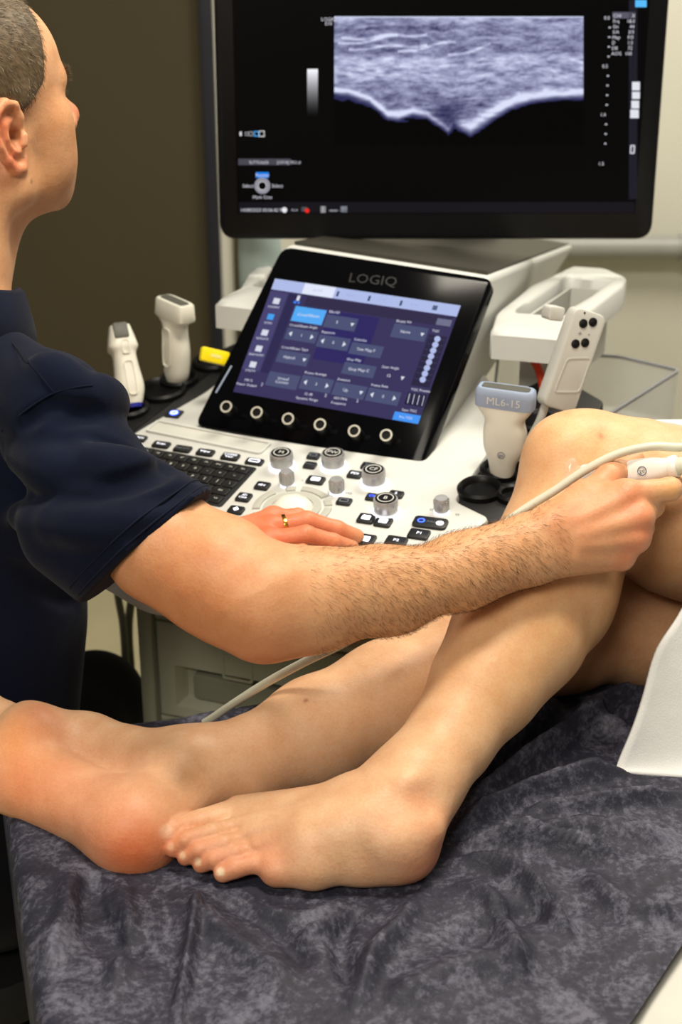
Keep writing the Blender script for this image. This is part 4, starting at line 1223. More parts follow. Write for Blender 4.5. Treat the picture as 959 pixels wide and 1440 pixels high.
# ankle bone hollow and the crease above the ankle
Vp, Qp = pt.mesh((-.46, .95, .66), (.90, 1.80, 1.15), .0021, 2)
spots = [(heel + np.array([.02, 0, -.01]), .035, RED, .65), (C(600, 1225, .01), .03, RED, .5), (M5, .028, RED, .6), (C(330, 1240, .0), .03, RED, .3),
         (U(575, 1118, 1.235), .014, (226, 140, 104), .55), (A, .02, PALE, .2)]
for q in ((240, 1180), (258, 1195), (272, 1203), (292, 1208), (320, 1220), (305, 1200)): spots.append((C(q[0], q[1], .012), .017, RED, .55))
for q in ((233, 1169, .0065), (239, 1190, .0040), (256, 1203, .0038), (278, 1212, .0038), (309, 1226, .0042)):
    hp = pt.march(q[0], q[1])
    if hp is not None: spots.append((hp, q[2], NAIL, .95))
hs = pt.march(185, 1205); spots += [(hs, .045, (222, 104, 48), .8)]
for q, r, c_, s_ in (((110, 1130), .05, (228, 140, 98), .55), ((30, 1110), .05, (226, 122, 66), .6), ((30, 1035), .03, (232, 146, 70), .6), ((60, 1000), .025, RED, .4), ((150, 1090), .04, (234, 180, 146), .6), ((90, 1060), .03, (230, 170, 130), .5), ((258, 1092), .015, (150, 108, 62), .7)):  # the small dark brown spot paints the shadow in the ankle hollow
    hp = pt.march(*q)
    if hp is not None: spots.append((hp, r, c_, s_))
for q, r, c_, s_ in (((760, 900), .12, (222, 172, 112), .5), ((800, 620), .09, (226, 178, 122), .5), ((940, 760), .10, (214, 162, 104), .5), ((850, 900), .09, (206, 142, 92), .5), ((430, 985), .0022, (150, 88, 50), .8), ((845, 613), .003, (204, 110, 80), .7), ((845, 985), .0, SK, 0)):
    hp = pt.march(*q)
    if hp is not None and r: spots.append((hp, r, c_, s_))
colp = paint(Vp, SK, spots)
patient = thing('person', (hipc[0], hipc[1], COUCH), 'patient lying on the couch with bare legs, near knee raised and foot flat', 'person')
np_mesh('body', Vp, Qp, M['skin'], patient, True, colp)
# white shorts at the hips, outside the thighs' bare length
so = Body()
so.chain([nth[3], nth[4]], [.108, .115], .03).chain([fth[2] * .4 + fth[3] * .6, fth[3]], [.10, .108], .03)
so.rc(nth[-1], hipc, .115, .122, .06).rc(fth[-1], hipc, .11, .122, .06).rc(hipc, hipc + np.array([.12, .05, .0]), .135, .13, .06)
so.box_cut(nth[3] * .7 + nth[4] * .3, nth[3] - nth[4], .004)
Vs, Qs = so.mesh((.3, 1.1, .66), (1.1, 1.95, 1.25), .005, 2)
np_mesh('shorts', Vs, Qs, M['towel'], patient)

# his shirt, past the right edge of the picture
to_ = Body(); t0 = hipc + np.array([.10, .04, .01]); tax = [nrm([.94, .34, 0]), nrm([-.34, .94, 0]), ZZ]
to_.el(t0 + tax[0] * .10, (.20, .165, .115), tax, .05).el(t0 + tax[0] * .36 + ZZ * .005, (.22, .175, .12), tax, .05)
Vs, Qs = to_.mesh(t0 - np.array([.25, .25, .2]), t0 + np.array([.65, .5, .25]), .006, 2)
np_mesh('shirt', Vs, Qs, M['towel'], patient)

# ------------------------------------------------------------------ towel over the hip, hanging down to the couch
def towel():
    # rows run round the thigh from its far side over the top and down the near side; columns run towards the hip
    axis = nrm(nth[3] - nth[2])
    left = [U(918, 590, 1.585), U(958, 596, 1.52), U(1010, 610, 1.435), U(1030, 660, 1.385), U(1010, 760, 1.365), U(960, 858, 1.372), U(924, 918, 1.372), U(906, 985, 1.375), U(890, 1035, 1.378), U(866, 1082, C(866, 1082, .004) @ FW - CAM @ FW)]
    lc = np.array(spline(left, 8)); nrow = len(lc)
    run = np.array([.98, .16, -.05]); run = run / np.linalg.norm(run)
    ncol = 66; P = np.empty((nrow, ncol, 3))
    for j in range(ncol):
        s_ = .50 * j / (ncol - 1)
        P[:, j] = lc + run * s_
    # swell over the hip and soft waves
    v = np.linspace(0, 1, nrow)[:, None]; s_ = np.linspace(0, 1, ncol)[None]
    P[..., 1] -= .006 * np.sin(s_ * 9 + v * 5) * v + .02 * s_ * np.sin(v * math.pi)
    P[..., 2] += .012 * s_ * np.sin(v * math.pi)
    P[..., 2] = np.maximum(P[..., 2], COUCH + .006)
    # frayed foot edge
    P[-1, :, 1] += .0015 * np.sin(np.arange(ncol) * 2.1); P[-1, :, 2] += .0012 * np.sin(np.arange(ncol) * 3.3)
    # bottom edge drifts with the photo: nearly level
    b0 = C(866, 1084, .005); b1 = C(960, 1090, .005)
    for k in range(14):
        w = (k + 1) / 14
        r = nrow - 14 + k
        tgt = b0 + (b1 - b0) * (np.arange(ncol) / (ncol - 1) * .50 / np.linalg.norm(b1 - b0))[:, None]
        P[r] = P[r] * (1 - w ** 2) + tgt * w ** 2
    return P
Pt = towel()
o = grid_mesh('towel', Pt, M['towel'])
sm = o.modifiers.new('thickness', 'SOLIDIFY'); sm.thickness = .005; sm.offset = -1
tag(o, 'white towel draped over the hip and hanging down to the couch', 'towel'); rebase(o)

# ------------------------------------------------------------------ sonographer
PH, TH = math.radians(46), math.radians(6)
hf = np.array([math.cos(PH) * math.cos(TH), math.sin(PH) * math.cos(TH), math.sin(TH)])
hl = np.array([-math.sin(PH), math.cos(PH), 0]); hu = np.cross(hf, hl)
earw = U(23, 195, 1.36)
HC = earw - (hl * -.077 + hu * -.003)
def hd(x, y, z): return HC + hf * x + hl * y + hu * z
HAX = [hf, hl, hu]
SR = U(78, 575, 1.335)
tfw = np.array([math.cos(math.radians(45)), math.sin(math.radians(45)), 0]); trt = np.array([tfw[1], -tfw[0], 0])
NB = SR - trt * .165 + ZZ * .055
SL = NB - trt * .165 - ZZ * .055
TAX = [tfw, trt, ZZ]

bd = Body()
# head
bd.el(hd(-.008, 0, .045), (.098, .076, .086), HAX, .02)
bd.el(hd(.040, 0, .052), (.058, .062, .062), HAX, .03)
bd.el(hd(.040, 0, -.020), (.056, .060, .078), HAX, .03)
for s_ in (-1, 1):
    bd.ball(hd(.062, .044 * s_, -.006), .021, .025)
    bd.rc(hd(.000, .055 * s_, -.052), hd(.070, .020 * s_, -.082), .0165, .0165, .022)
    bd.ball(hd(.058, .034 * s_, -.045), .026, .03)
    bd.rc(hd(.004, .060 * s_, -.01), hd(.0, .056 * s_, -.055), .013, .016, .02)
    bd.rc(hd(.092, .010 * s_, .034), hd(.078, .044 * s_, .036), .0095, .009, .014)
bd.ball(hd(.083, 0, -.085), .0175, .018)
bd.el(hd(.080, 0, -.056), (.026, .030, .026), HAX, .02)
bd.rc(hd(.103, -.014, -.052), hd(.103, .014, -.052), .0045, .0045, .006).rc(hd(.101, -.013, -.062), hd(.101, .013, -.062), .005, .005, .006)
bd.rc(hd(.093, 0, .028), hd(.113, 0, -.010), .0085, .0100, .012)
bd.ball(hd(.116, 0, -.014), .0108, .01)
for s_ in (-1, 1):
    bd.ball(hd(.107, .012 * s_, -.019), .0085, .008)
    bd.el(hd(.096, .032 * s_, .013), (.016, .017, .013), HAX, .014, '-')
    bd.el(hd(.078, .031 * s_, .014), (.0130, .0135, .0125), HAX, .005)
    bd.rc(hd(.086, .020 * s_, .021), hd(.080, .043 * s_, .020), .0042, .0042, .006)
    # ear: plate, outer rim, inner fold, hollow, small front flap, lobe
    ex_ = lambda u, v, w: hd(u, s_ * (.0755 + w), v)
    eax = [nrm(hf * .96 + hl * s_ * -.30), nrm(hl * s_ + hf * .3), hu]
    bd.el(ex_(-.010, .002, .001), (.019, .0055, .030), eax, .006)
    rimp = [(.007, .004, .000), (.008, .016, .002), (.003, .028, .004), (-.009, .033, .006), (-.021, .027, .008), (-.026, .012, .009), (-.024, -.004, .008), (-.017, -.019, .005), (-.007, -.031, .002), (.002, -.032, .000), (.006, -.024, -.001)]
    bd.chain([ex_(*q) for q in rimp], [.0034, .0038, .0042, .0046, .0048, .0046, .0044, .0046, .0052, .0048, .0036], .003)
    bd.chain([ex_(-.004, .018, .003), ex_(-.013, .013, .005), ex_(-.014, .000, .006), ex_(-.008, -.012, .005), ex_(-.001, -.015, .003)], [.003, .0034, .0036, .0036, .0036], .003)
    bd.el(ex_(-.002, .000, .0065), (.0078, .008, .0115), eax, .004, '-')
    bd.el(ex_(-.002, .022, .008), (.0045, .006, .0065), eax, .003, '-')
    bd.chain([ex_(-.019, .018, .010), ex_(-.0195, .004, .0105), ex_(-.013, -.014, .008)], [.0022, .0024, .002], .003, '-')
    bd.el(ex_(.002, -.001, .001), (.0055, .009, .0055), eax, .004, '-')
    bd.rc(ex_(.008, -.002, .003), ex_(.006, -.009, .004), .0040, .0040, .004)
# neck and trunk
bd.rc(hd(-.030, 0, -.045), NB + tfw * -.022, .053, .056, .03)
bd.rc(hd(.022, 0, -.072), NB + tfw * .012 + ZZ * -.01, .024, .033, .03)
bd.rc(hd(-.022, -.056, -.045), NB + tfw * .025 + trt * .02 - ZZ * .02, .012, .011, .02)
bd.rc(NB - ZZ * .03, SR, .045, .038, .04).rc(NB - ZZ * .03, SL, .045, .038, .04)
bd.el(NB - ZZ * .16, (.08, .13, .13), TAX, .04)
# right arm over the patient's legs
EL = U(368, 850, 1.255)
bd.chain([SR, U(140, 688, 1.312), U(222, 758, 1.290), U(310, 808, 1.270), EL], [.036, .036, .0470, .0490, .0445], .02)
bd.rc(U(225, 790, 1.285), U(320, 842, 1.268), .030, .034, .03)
bd.ball(U(375, 889, 1.252), .0150, .025)
bd.rc(EL, U(382, 878, 1.25), .038, .022, .025)
fore = [EL, U(440, 850, 1.262), U(550, 832, 1.285), U(650, 803, 1.305), U(738, 771, 1.322)]
bd.chain(fore, [.043, .0395, .0355, .0310, .0265], .02)
bd.rc(U(400, 822, 1.25), U(520, 818, 1.272), .026, .024, .03)
# right hand round the probe
z = -.03
W1, W2 = U(750, 754, 1.350 + z), U(746, 789, 1.350 + z)
bd.rc(fore[3], W1, .022, .0205, .02).rc(fore[3], W2, .022, .0205, .02)
I0, M0, R0, L0 = U(880, 697, 1.352 + z), U(897, 729, 1.345 + z), U(893, 757, 1.350 + z), U(872, 783, 1.360 + z)
for m_, r_, w_ in ((I0, .0150, .3), (M0, .0150, .45), (R0, .0140, .65), (L0, .0135, .9)):
    bd.rc(W1 * (1 - w_) + W2 * w_, m_, .020, r_, .012)
bd.rc(U(800, 735, 1.36 + z), U(865, 740, 1.365 + z), .022, .018, .02)
for m_ in (I0, M0, R0, L0): bd.ball(m_ + (U(0, -4, 1.3) - U(0, 0, 1.3)) - FW * .004, .0105, .008)
def finger(p, r, k=.005): bd.chain(p, r, k)
finger([I0, U(942, 688, 1.362 + z), U(946, 683, 1.386 + z), U(922, 676, 1.404 + z)], [.0135, .0108, .0100, .0085])
finger([M0, U(917, 711, 1.378 + z), U(905, 695, 1.402 + z), U(880, 688, 1.412 + z)], [.0135, .0112, .0100, .0088])
finger([R0, U(903, 742, 1.384 + z), U(890, 722, 1.404 + z), U(868, 706, 1.414 + z)], [.0128, .0108, .0095, .0085])
finger([L0, U(884, 768, 1.388 + z), U(872, 750, 1.402 + z), U(852, 735, 1.410 + z)], [.0120, .0095, .0085, .0078])
finger([U(775, 740, 1.345 + z), U(820, 702, 1.364 + z), U(858, 670, 1.392 + z), U(893, 647, 1.414 + z)], [.0175, .0150, .0118, .0098], .010)
bd.rc(U(826, 705, 1.358 + z), U(866, 702, 1.36 + z), .012, .012, .014)
# extensor tendons on the back of the hand
for m_, w_ in ((I0, .3), (M0, .45), (R0, .6), (L0, .8)):
    a = (W1 * (1 - w_) + W2 * w_) * .55 + m_ * .45 - FW * .0165; bd.rc(a, m_ - FW * .0115, .0030, .0030, .010)
# left arm and hand on the control panel
def Kp(px, py, h): return K.P(*K.hit(px, py, h), h)
ELL = np.array([-.36, 1.56, .885])
WL = Kp(322, 772, .034)
bd.chain([SL, ELL], [.050, .042], .02).chain([ELL, ELL * .6 + WL * .4, WL], [.042, .037, .026], .02)
mc = [(375, 782, .030), (378, 762, .034), (382, 744, .033), (384, 731, .027)]
MC = [Kp(*q) for q in mc]
wl2 = Kp(320, 784, .03), Kp(326, 755, .032)
for m_, w_ in zip(MC, (0, .33, .66, 1)): bd.rc(wl2[0] * (1 - w_) + wl2[1] * w_, m_, .0175, .0130, .012)
def lf(*p, r=(.0118, .0098, .0088, .0078)): bd.chain([p[0]] + [Kp(*q) for q in p[1:]], r, .004)
lf(MC[0], (425, 779, .036), (455, 789, .022), (473, 797, .009))
lf(MC[1], (430, 752, .039), (468, 762, .024), (495, 770, .0085))
lf(MC[2], (432, 732, .036), (474, 744, .022), (502, 754, .0085))
lf(MC[3], (418, 726, .027), (444, 734, .016), (462, 740, .008), r=(.0110, .0088, .0080, .0072))
lf(Kp(350, 795, .024), (392, 822, .022), (420, 828, .015), (438, 828, .010), r=(.015, .012, .0105, .009))
for m_ in MC: bd.ball(m_ + ZZ * .004, .0098, .008)

Vb, Qb = bd.mesh((-.66, .98, .72), (.36, 1.78, 1.46), .0022, 2)
SKD = (216, 168, 126)
sp_ = []
for q in (I0, M0, R0, L0): sp_.append((q - FW * .01, .016, (222, 120, 84), .6))
sp_ += [(I0 * .5 + W1 * .5 - FW * .02, .035, (220, 136, 98), .5), (U(376, 905, 1.245), .030, (216, 116, 74), .6), (U(850, 672, 1.38 + z), .02, (224, 130, 92), .5), (U(943, 686, 1.35 + z), .012, (236, 190, 130), .6), (U(893, 648, 1.36 + z), .010, (226, 120, 84), .6)]
for q in MC: sp_.append((q + ZZ * .012, .03, (214, 112, 78), .55))
sp_.append((Kp(450, 750, .03), .06, (222, 126, 92), .7)); sp_.append((Kp(360, 770, .03), .06, (214, 120, 80), .6))
sp_ += [(hd(-.020, -.09, .015), .022, (220, 112, 74), .75), (hd(-.012, -.088, -.022), .020, (222, 118, 84), .7), (hd(.118, 0, -.014), .018, (220, 112, 84), .7), (hd(-.004, -.075, .0), .007, (120, 52, 24), .8),
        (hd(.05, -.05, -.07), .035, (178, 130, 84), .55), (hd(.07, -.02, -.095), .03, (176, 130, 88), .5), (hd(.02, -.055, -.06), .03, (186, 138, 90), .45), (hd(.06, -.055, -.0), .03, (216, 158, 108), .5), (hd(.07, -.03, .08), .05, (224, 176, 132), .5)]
sp_ += [(U(300, 860, 1.22), .07, (206, 132, 80), .55), (U(230, 840, 1.24), .06, (204, 128, 78), .55), (U(620, 800, 1.27), .12, (214, 162, 108), .4)]
mo = bd.march(45, 255)
if mo is not None: sp_.append((mo, .0018, (80, 44, 24), .9))
colb = paint(Vb, SKD, sp_)
doc = thing('person', (NB[0] - .05, NB[1] - .05, 0), 'sonographer in navy shirt seen from behind, looking at the monitor, scanning the knee', 'person')
np_mesh('body', Vb, Qb, M['skin'], doc, True, colb)
Nb = vnormals(Vb, Qb)

# hair: a thin cap following the skull with short strands on it
hb_ = Body()
hb_.el(hd(-.010, 0, .046), (.1015, .0785, .089), HAX, .02)
hb_.el(hd(.036, 0, .056), (.060, .064, .063), HAX, .03)
hb_.rc(hd(-.055, 0, .0), hd(-.055, 0, -.03), .056, .048, .03)
hb_.rc(hd(.016, -.066, .03), hd(.017, -.066, .012), .009, .006, .02).rc(hd(.016, .066, .03), hd(.017, .066, .012), .009, .006, .02)
def hv(x, y, z): return hf * x + hl * y + hu * z
hb_.box_cut(hd(.036, 0, 0), hv(1, 0, -.30), .006)
hb_.box_cut(hd(0, 0, .012), hv(.55, 0, -1), .006)
hb_.el(hd(-.010, -.080, .000), (.022, .022, .034), HAX, .006, '-').el(hd(-.010, .080, .000), (.022, .022, .034), HAX, .006, '-')
Vh, Qh = hb_.mesh(HC - .16, HC + .16, .0025, 2)
np_mesh('hair', Vh, Qh, M['hair'], doc)
Nh = vnormals(Vh, Qh)
def strands(P, N_, D, L, r, bend=.3):
    """thin tapered hairs: two segments each, three sided"""
    n = len(P); t1 = D / np.linalg.norm(D, axis=1, keepdims=True)
    a = np.cross(t1, N_); a /= np.maximum(np.linalg.norm(a, axis=1, keepdims=True), 1e-9); b = np.cross(t1, a)
    m_ = P + t1 * L[:, None] * .5 + N_ * (L * .06)[:, None]; e_ = P + t1 * L[:, None] - N_ * (L * bend * .3)[:, None]
    vs = []
    for c, rr in ((P, r), (m_, r * .8)):
        for k in range(3):
            th = 2 * math.pi * k / 3; vs.append(c + rr * (math.cos(th) * a + math.sin(th) * b))
    vs.append(e_); V_ = np.stack(vs, 1).reshape(-1, 3); o_ = (np.arange(n) * 7)[:, None]
    F = []
    for k in range(3):
        j = (k + 1) % 3; F.append(o_ + np.array([[k, j, 3 + j]])); F.append(o_ + np.array([[k, 3 + j, 3 + k]])); F.append(o_ + np.array([[3 + k, 3 + j, 6]]))
    return V_, np.concatenate(F)
def add_strands(name, P, N_, D, L, r, m, parent, bend=.3):
    v_, f_ = strands(P, N_, D, L, r, bend); o_ = np_mesh(name, v_, f_, m, parent, True); o_['kind'] = 'stuff'; return o_
for nm, cnt_, m_, r_ in (('hair_strands', 12000, M['hair'], .00020), ('grey_hair_strands', 2600, M['hair_grey'], .00011)):
    i = rng.integers(0, len(Vh), cnt_)
    lz = (Vh[i] - HC) @ hu; keep = ((Vh[i] - HC) @ Nh[i].T).diagonal() > 0.03 if False else np.ones(cnt_, bool)
    flow = -hu * .8 + hf * .25
    topw = np.clip((lz - .06) / .06, 0, 1)[:, None]
    Dr = (1 - topw) * flow + topw * (hf * .8 - hu * .1) + rng.normal(0, .20, (cnt_, 3))
    Dr = Dr - (Dr * Nh[i]).sum(1, keepdims=True) * Nh[i]; Dr = Dr / np.linalg.norm(Dr, axis=1, keepdims=True) + Nh[i] * .28
    add_strands(nm, Vh[i] - Nh[i] * .001, Nh[i], Dr, rng.uniform(.006, .012, cnt_), r_, m_, doc, .1)
# forearm hair
fa0, fa1 = np.array(fore[0]), np.array(fore[-1]); fd = nrm(fa1 - fa0)
tpar = (Vb - fa0) @ fd / np.linalg.norm(fa1 - fa0)
rad = np.linalg.norm((Vb - fa0) - ((Vb - fa0) @ fd)[:, None] * fd, axis=1)
cand = np.where((tpar > .12) & (tpar < 1.12) & (rad < .075) & (Vb[:, 0] > fa0[0] - .02))[0]
wgt = np.clip((tpar[cand] - .05) * 2.4, .15, 1) * np.clip((1.25 - tpar[cand]) * 3, .1, 1); wgt /= wgt.sum()
i = rng.choice(cand, 7500, p=wgt)
Dr = np.tile(fd * .55 - ZZ * .75, (len(i), 1)) + rng.normal(0, .25, (len(i), 3))
Dr = Dr - (Dr * Nb[i]).sum(1, keepdims=True) * Nb[i] + Nb[i] * .22
add_strands('arm_hair', Vb[i], Nb[i], Dr, rng.uniform(.005, .011, len(i)), .00008, M['arm_hair'], doc, .6)
# brows and lashes
i = np.where((np.abs((Vb - HC) @ hu - .038) < .006) & ((Vb - HC) @ hf > .07) & (np.abs((Vb - HC) @ hl) > .012) & (np.abs((Vb - HC) @ hl) < .05))[0]
i = rng.choice(i, 420)
sg = np.sign((Vb[i] - HC) @ hl)[:, None]
Dr = hl * sg * .8 - hf * .2 + hu * .15 + rng.normal(0, .2, (len(i), 3)) + Nb[i] * .5
add_strands('eyebrow_hair', Vb[i], Nb[i], Dr, rng.uniform(.006, .010, len(i)), .00018, M['hair'], doc)
i = np.where((np.abs((Vb - HC) @ hu - .0175) < .0022) & ((Vb - HC) @ hf > .082) & (np.abs((Vb - HC) @ hl) > .018) & (np.abs((Vb - HC) @ hl) < .046))[0]
if len(i):
    i = rng.choice(i, 120); Dr = np.tile(hf * 1.0 + hu * .1, (120, 1)) + rng.normal(0, .2, (120, 3))
    add_strands('lashes', Vb[i], Nb[i], Dr, rng.uniform(.005, .008, 120), .00018, M['hair'], doc)

# shirt
sh = Body()
pA = U(215, 748, 1.292)
hem = U(215, 762, 1.291); hn = nrm(RT * .65 - UP * .757 + FW * -.04)
slp = [SR - trt * .002, U(138, 690, 1.313), U(190, 737, 1.299), U(262, 784, 1.282)]
sh.chain(slp, [.0440, .0500, .0580, .0680], .02)
sh.rc(U(112, 600, 1.33), U(150, 640, 1.32), .034, .030, .015)
sh.rc(U(100, 745, 1.315), U(150, 785, 1.305), .048, .047, .03)
def crease(pxs, r, k, op, off=0.0, body=sh):
    pts_ = [body.march(*q) for q in pxs]; pts_ = [p_ for p_ in pts_ if p_ is not None]
    if len(pts_) < 2: return
    pts_ = spline([p_ + nrm(p_ - CAM) * off for p_ in pts_], 3); n_ = len(pts_)
    body.chain(pts_, [r * (.45 + .55 * math.sin(math.pi * (i_ + .5) / n_)) for i_ in range(n_)], k, op)
sh.box_cut(hem, hn, .004)
sh.rc(hem + nrm(U(310, 808, 1.270) - U(222, 758, 1.290)) * .044 + (U(222, 758, 1.29) - U(215, 762, 1.29)), U(330, 818, 1.268), .0500, .0510, .003, '-')
# trunk joins after the sleeve has been trimmed
sh.el(NB - ZZ * .155 + tfw * .0, (.098, .155, .125), TAX, .04)
sh.el(NB - ZZ * .30 - tfw * .010 - trt * .01, (.108, .145, .20), TAX, .05)
sh.el(NB - ZZ * .47 - tfw * .035 - trt * .02, (.108, .145, .17), TAX, .05)
sh.rc(NB - ZZ * .035, SR, .050, .043, .035).rc(NB - ZZ * .035, SL, .050, .046, .035)
sh.chain([SL, SL * .45 + ELL * .55], [.048, .060], .03)
sh.rc(NB - ZZ * .04 - tfw * .012, NB - ZZ * .005 - tfw * .014, .066, .060, .025)
# long folds of the sleeve and yoke
crease([(-8, 690), (60, 706), (120, 714), (180, 712), (225, 702), (262, 682)], .010, .010, '-', -0.0043)
crease([(10, 722), (80, 736), (150, 738), (210, 726)], .012, .018, '+', 0.0087)
crease([(130, 618), (165, 632), (205, 640), (222, 642)], .008, .010, '-', -0.0023)
crease([(120, 645), (160, 656), (205, 658)], .011, .018, '+', 0.0077)
crease([(140, 686), (185, 678), (225, 662), (240, 654)], .008, .010, '-', -0.0023)
crease([(110, 560), (140, 556), (165, 568), (180, 592)], .012, .018, '+', 0.0087)
crease([(75, 590), (110, 578), (140, 584)], .008, .010, '-', -0.0023)
crease([(20, 800), (70, 830), (110, 850)], .010, .010, '-', -0.0043)
crease([(20, 640), (60, 655), (100, 660)], .012, .018, '+', 0.0087)
crease([(30, 600), (60, 578), (100, 560)], .005, .010, '-', 0.0007)
crease([(190, 760), (225, 735), (262, 705)], .006, .010, '-', -0.0003)
crease([(112, 545), (85, 528), (60, 515)], .010, .018, '+', 0.0067)
# neck opening
sh.rc(NB - ZZ * .005 - tfw * .012, NB + ZZ * .12 + tfw * .01, .057, .063, .004, '-')
Vt, Qt = sh.mesh((-.68, 1.0, .42), (-.05, 1.78, 1.30), .003, 2)
np_mesh('shirt', Vt, Qt, M['shirt'], doc)
# collar: a folded band round the neck
co_ = MB(); rings = []
nt_ = nrm(ZZ + tfw * .30)
cf = Fr(NB + ZZ * .024 - tfw * .010, tfw - nt_ * np.dot(tfw, nt_), np.cross(nt_, tfw))
for k in range(41):
    t_ = math.radians(18 + 324 * k / 40); rr = .069; c_, s_ = math.cos(t_), math.sin(t_)
    prof_ = [(rr - .004, -.012), (rr - .004, .016), (rr - .001, .020), (rr + .005, .018), (rr + .016, -.006), (rr + .024, -.026), (rr + .022, -.030), (rr + .017, -.027), (rr + .008, -.008), (rr + .002, .004)]
    rings.append([cf.P(a_ * c_ * 1.05, a_ * s_, w_) for a_, w_ in prof_])
co_.loft(rings); co_.build('collar', M['shirt'], doc, sharp=70)
# stitched hem lines and the shoulder seam
ha = nrm(np.cross(hn, UP)); hb2 = np.cross(hn, ha)
for dist_ in (.006, .016):
    pts_ = []
    for k in range(49):
        t_ = 2 * math.pi * k / 48; d_ = ha * math.cos(t_) + hb2 * math.sin(t_); lo_, hi_ = .052, .095; c_ = hem - hn * dist_
        ra_ = np.linspace(.060, .10, 60); ev = sh.eval(c_ + ra_[:, None] * d_)
        j = np.where(ev > 0)[0]
        pts_.append(c_ + d_ * (ra_[j[0]] if len(j) else .1))
    q_ = np.array(pts_); bad = np.linalg.norm(q_ - (hem - hn * dist_), axis=1) > .085
    run_ = []
    for k in range(49):
        if bad[k]:
            if len(run_) > 3: MB().tube(run_, .0009, 6).build('hem_stitch', M['shirt'], doc)
            run_ = []
        else: run_.append(pts_[k])
    if len(run_) > 3: MB().tube(run_, .0009, 6).build('hem_stitch', M['shirt'], doc)
for path in ([(2, 606), (30, 582), (55, 564), (78, 552), (110, 544), (130, 542)], [(18, 482), (40, 508), (60, 532), (76, 552)]):
    pts_ = [sh.march(*q) for q in path]; pts_ = [p_ for p_ in pts_ if p_ is not None]
    if len(pts_) > 2: MB().tube(spline(pts_, 4), .0009, 6).build('seam', M['shirt'], doc)

# trousers and shoes
PV = NB + np.array([-.055, -.05, 0]); PV[2] = .53
kneeR = U(133, 986, 1.90); kneeL = np.array([kneeR[0] - .30, kneeR[1] + .10, kneeR[2]])
tr_ = Body()
tr_.el(PV, (.13, .17, .12), TAX, .05).el(PV + ZZ * .1, (.12, .16, .12), TAX, .05)
for s_, kn in ((1, kneeR), (-1, kneeL)):
    hp_ = PV + trt * .09 * s_ - ZZ * .02
    ank = np.array([kn[0] - .01, kn[1] - .02, .10])
    tr_.rc(hp_, kn, .085, .062, .03).chain([kn, kn * .5 + ank * .5, ank], [.060, .058, .050], .03)
Vr, Qr = tr_.mesh((-.95, 1.0, .04), (-.05, 2.0, .78), .005, 2)
np_mesh('trousers', Vr, Qr, M['trouser'], doc)
for kn in (kneeR, kneeL):
    f_ = np.array([kn[0] - .01, kn[1] - .02, 0]); fdir = nrm([.35, .94, 0])
    s2 = Body(); s2.rc(f_ + ZZ * .045 - fdir * .04, f_ + fdir * .15 + ZZ * .032, .042, .036, .03).rc(f_ + ZZ * .06, f_ + ZZ * .11, .04, .04, .03).box_cut(f_ + ZZ * .002, (0, 0, -1), .004)
    v_, q_ = s2.mesh(f_ - .2, f_ + .3, .006, 2); np_mesh('shoe', v_, q_, M['black'], doc)
# stool under him
stool = thing('stool', (PV[0], PV[1], 0), 'black round stool under the sonographer in the navy shirt', 'stool')
f_ = Fr((PV[0], PV[1], 0), (1, 0, 0), (0, 1, 0))
MB().lathe(f_, [(.15, .37), (.185, .38), (.19, .41), (.18, .43), (.12, .436)], 36).build('seat', M['seat'], stool)
MB().lathe(f_, [(.03, .07), (.03, .22), (.022, .22), (.022, .37)], 20).build('column', M['chrome'], stool)
for k in range(5):
    t_ = 2 * math.pi * k / 5 + .3; d_ = np.array([math.cos(t_), math.sin(t_), 0]); c_ = np.array([PV[0], PV[1], 0])
    MB().tube([c_ + ZZ * .10, c_ + d_ * .15 + ZZ * .085, c_ + d_ * .27 + ZZ * .07], [.022, .018, .014], 10).build('foot', M['black'], stool)
    MB().lathe(Fr(c_ + d_ * .27 + ZZ * .0255 , ZZ, d_), [(.018, -.012), (.025, -.008), (.025, .008), (.018, .012)], 18).build('wheel', M['black'], stool)

# ------------------------------------------------------------------ the probe in his hand with its cable, the gel, the ring
pa, pb = U(828, 672, 1.392), U(944, 657, 1.348)
hp = thing('ultrasound_probe', pa, 'white ultrasound probe held in the right hand against the knee, with trailing cable', 'ultrasound probe')
f = Fr(pa, np.cross(pb - pa, FW) * -1, pb - pa); Lh = np.linalg.norm(pb - pa)
sections(f, smooth_secs([(-.004, 0, .0135, .0075, .5), (.010, 0, .0135, .0085, .55), (.026, 0, .0105, .0090, .7), (.040, 0, .0115, .0100, .75), (Lh * .75, 0, .0122, .0108, .75), (Lh * .92, 0, .0100, .0098, .85), (Lh, 0, .0092, .0092, 1)])).build('handle', M['probe_white'], hp)
sections(f, [(Lh - .001, 0, .0108, .0108, 1), (Lh + .004, 0, .0112, .0112, 1), (Lh + .007, 0, .0100, .0100, 1)]).build('collar', M['probe_white'], hp)
sections(f, [(Lh + .006, 0, .0088, .0088, 1), (Lh + .022, 0, .0074, .0074, 1), (Lh + .04, 0, .0055, .0055, 1)]).build('strain_relief', M['cable'], hp)
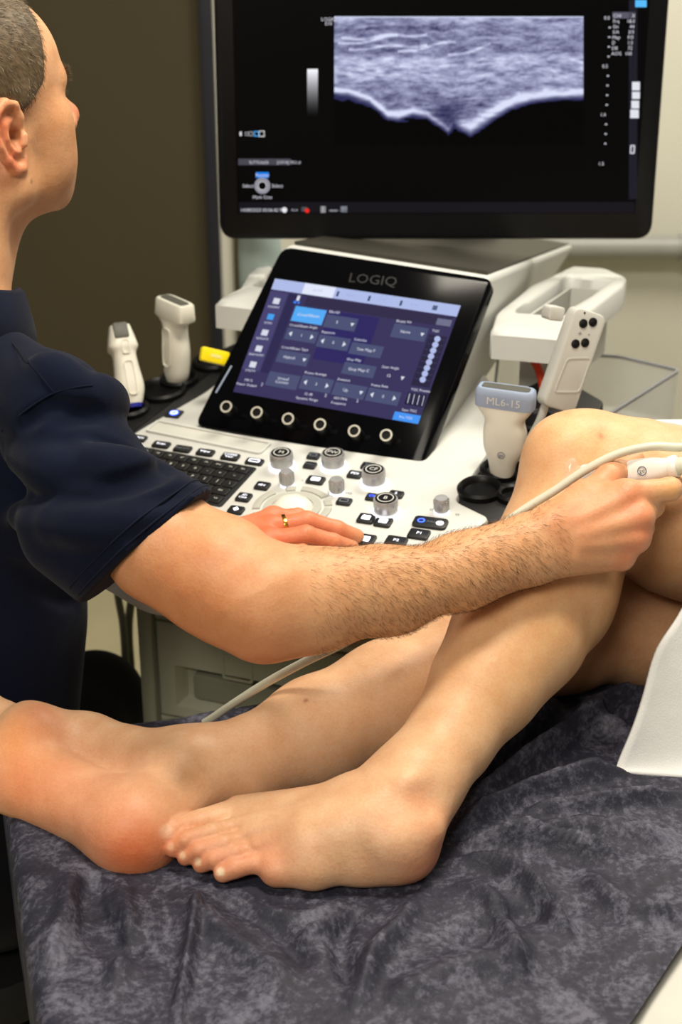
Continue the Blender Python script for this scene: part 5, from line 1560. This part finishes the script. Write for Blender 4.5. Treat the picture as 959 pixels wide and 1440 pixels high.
qb = np.cross(f.ex, f.ey)
sgn = -1 if np.dot(f.n, FW) > 0 else 1
bf = Fr(f.P(0, Lh * .62, 0) - FW * .0128, f.ey, UP)
ge_badge(bf, 0, 0, .0004, .0046, M['print_grey'], hp)
e_ = f.P(0, Lh + .038)
cab_pts = [e_, U(1000, 652, 1.36), U(1045, 648, 1.36), U(1062, 634, 1.355), U(1035, 624, 1.35), U(995, 625, 1.35), U(955, 629, 1.35), U(915, 628, 1.352), U(870, 638, 1.358), U(825, 660, 1.365), U(780, 690, 1.372), U(735, 718, 1.378), U(690, 752, 1.380), U(640, 795, 1.372),
           U(580, 846, 1.352), U(530, 878, 1.338), U(480, 906, 1.336), U(430, 930, 1.348), U(380, 957, 1.378), U(335, 985, 1.42), U(295, 1012, 1.47), U(250, 1040, 1.53), U(215, 1090, 1.60), U(230, 1180, 1.66)]
MB().tube(spline(cab_pts, 8), .0042, 12).build('cable', M['cable'], hp)
# gel smeared on the skin where the probe touches
ge = Body()
for q, r_ in (((803, 660), .0075), ((812, 673), .0090), ((800, 680), .0070), ((824, 664), .0075), ((790, 684), .005), ((806, 649), .0045)):
    p_ = pt.march(*q)
    if p_ is not None: ge.el(p_ + FW * .0035, (r_, r_, .005), [RT, UP, FW], .006)
v_, q_ = ge.mesh(pt.march(806, 668) - .05, pt.march(806, 668) + .05, .0012, 1)
o = np_mesh('ultrasound_gel', v_, q_, M['gel']); tag(o, 'shiny smear of clear gel on the knee at the probe tip', 'gel'); rebase(o)
# ring
c_ = MC[2] * .62 + Kp(432, 732, .036) * .38; d_ = nrm(Kp(432, 732, .036) - MC[2])
f = Fr(c_, np.cross(d_, ZZ), np.cross(d_, np.cross(d_, ZZ)))
o = MB().lathe(f, [(.0113, -.0022), (.0124, -.0018), (.0126, 0), (.0124, .0018), (.0113, .0022), (.0108, 0), (.0113, -.0022)], 32, 0, False, False).build('finger_ring', M['gold'])
tag(o, 'plain gold ring on the hand resting on the control panel', 'ring'); rebase(o)
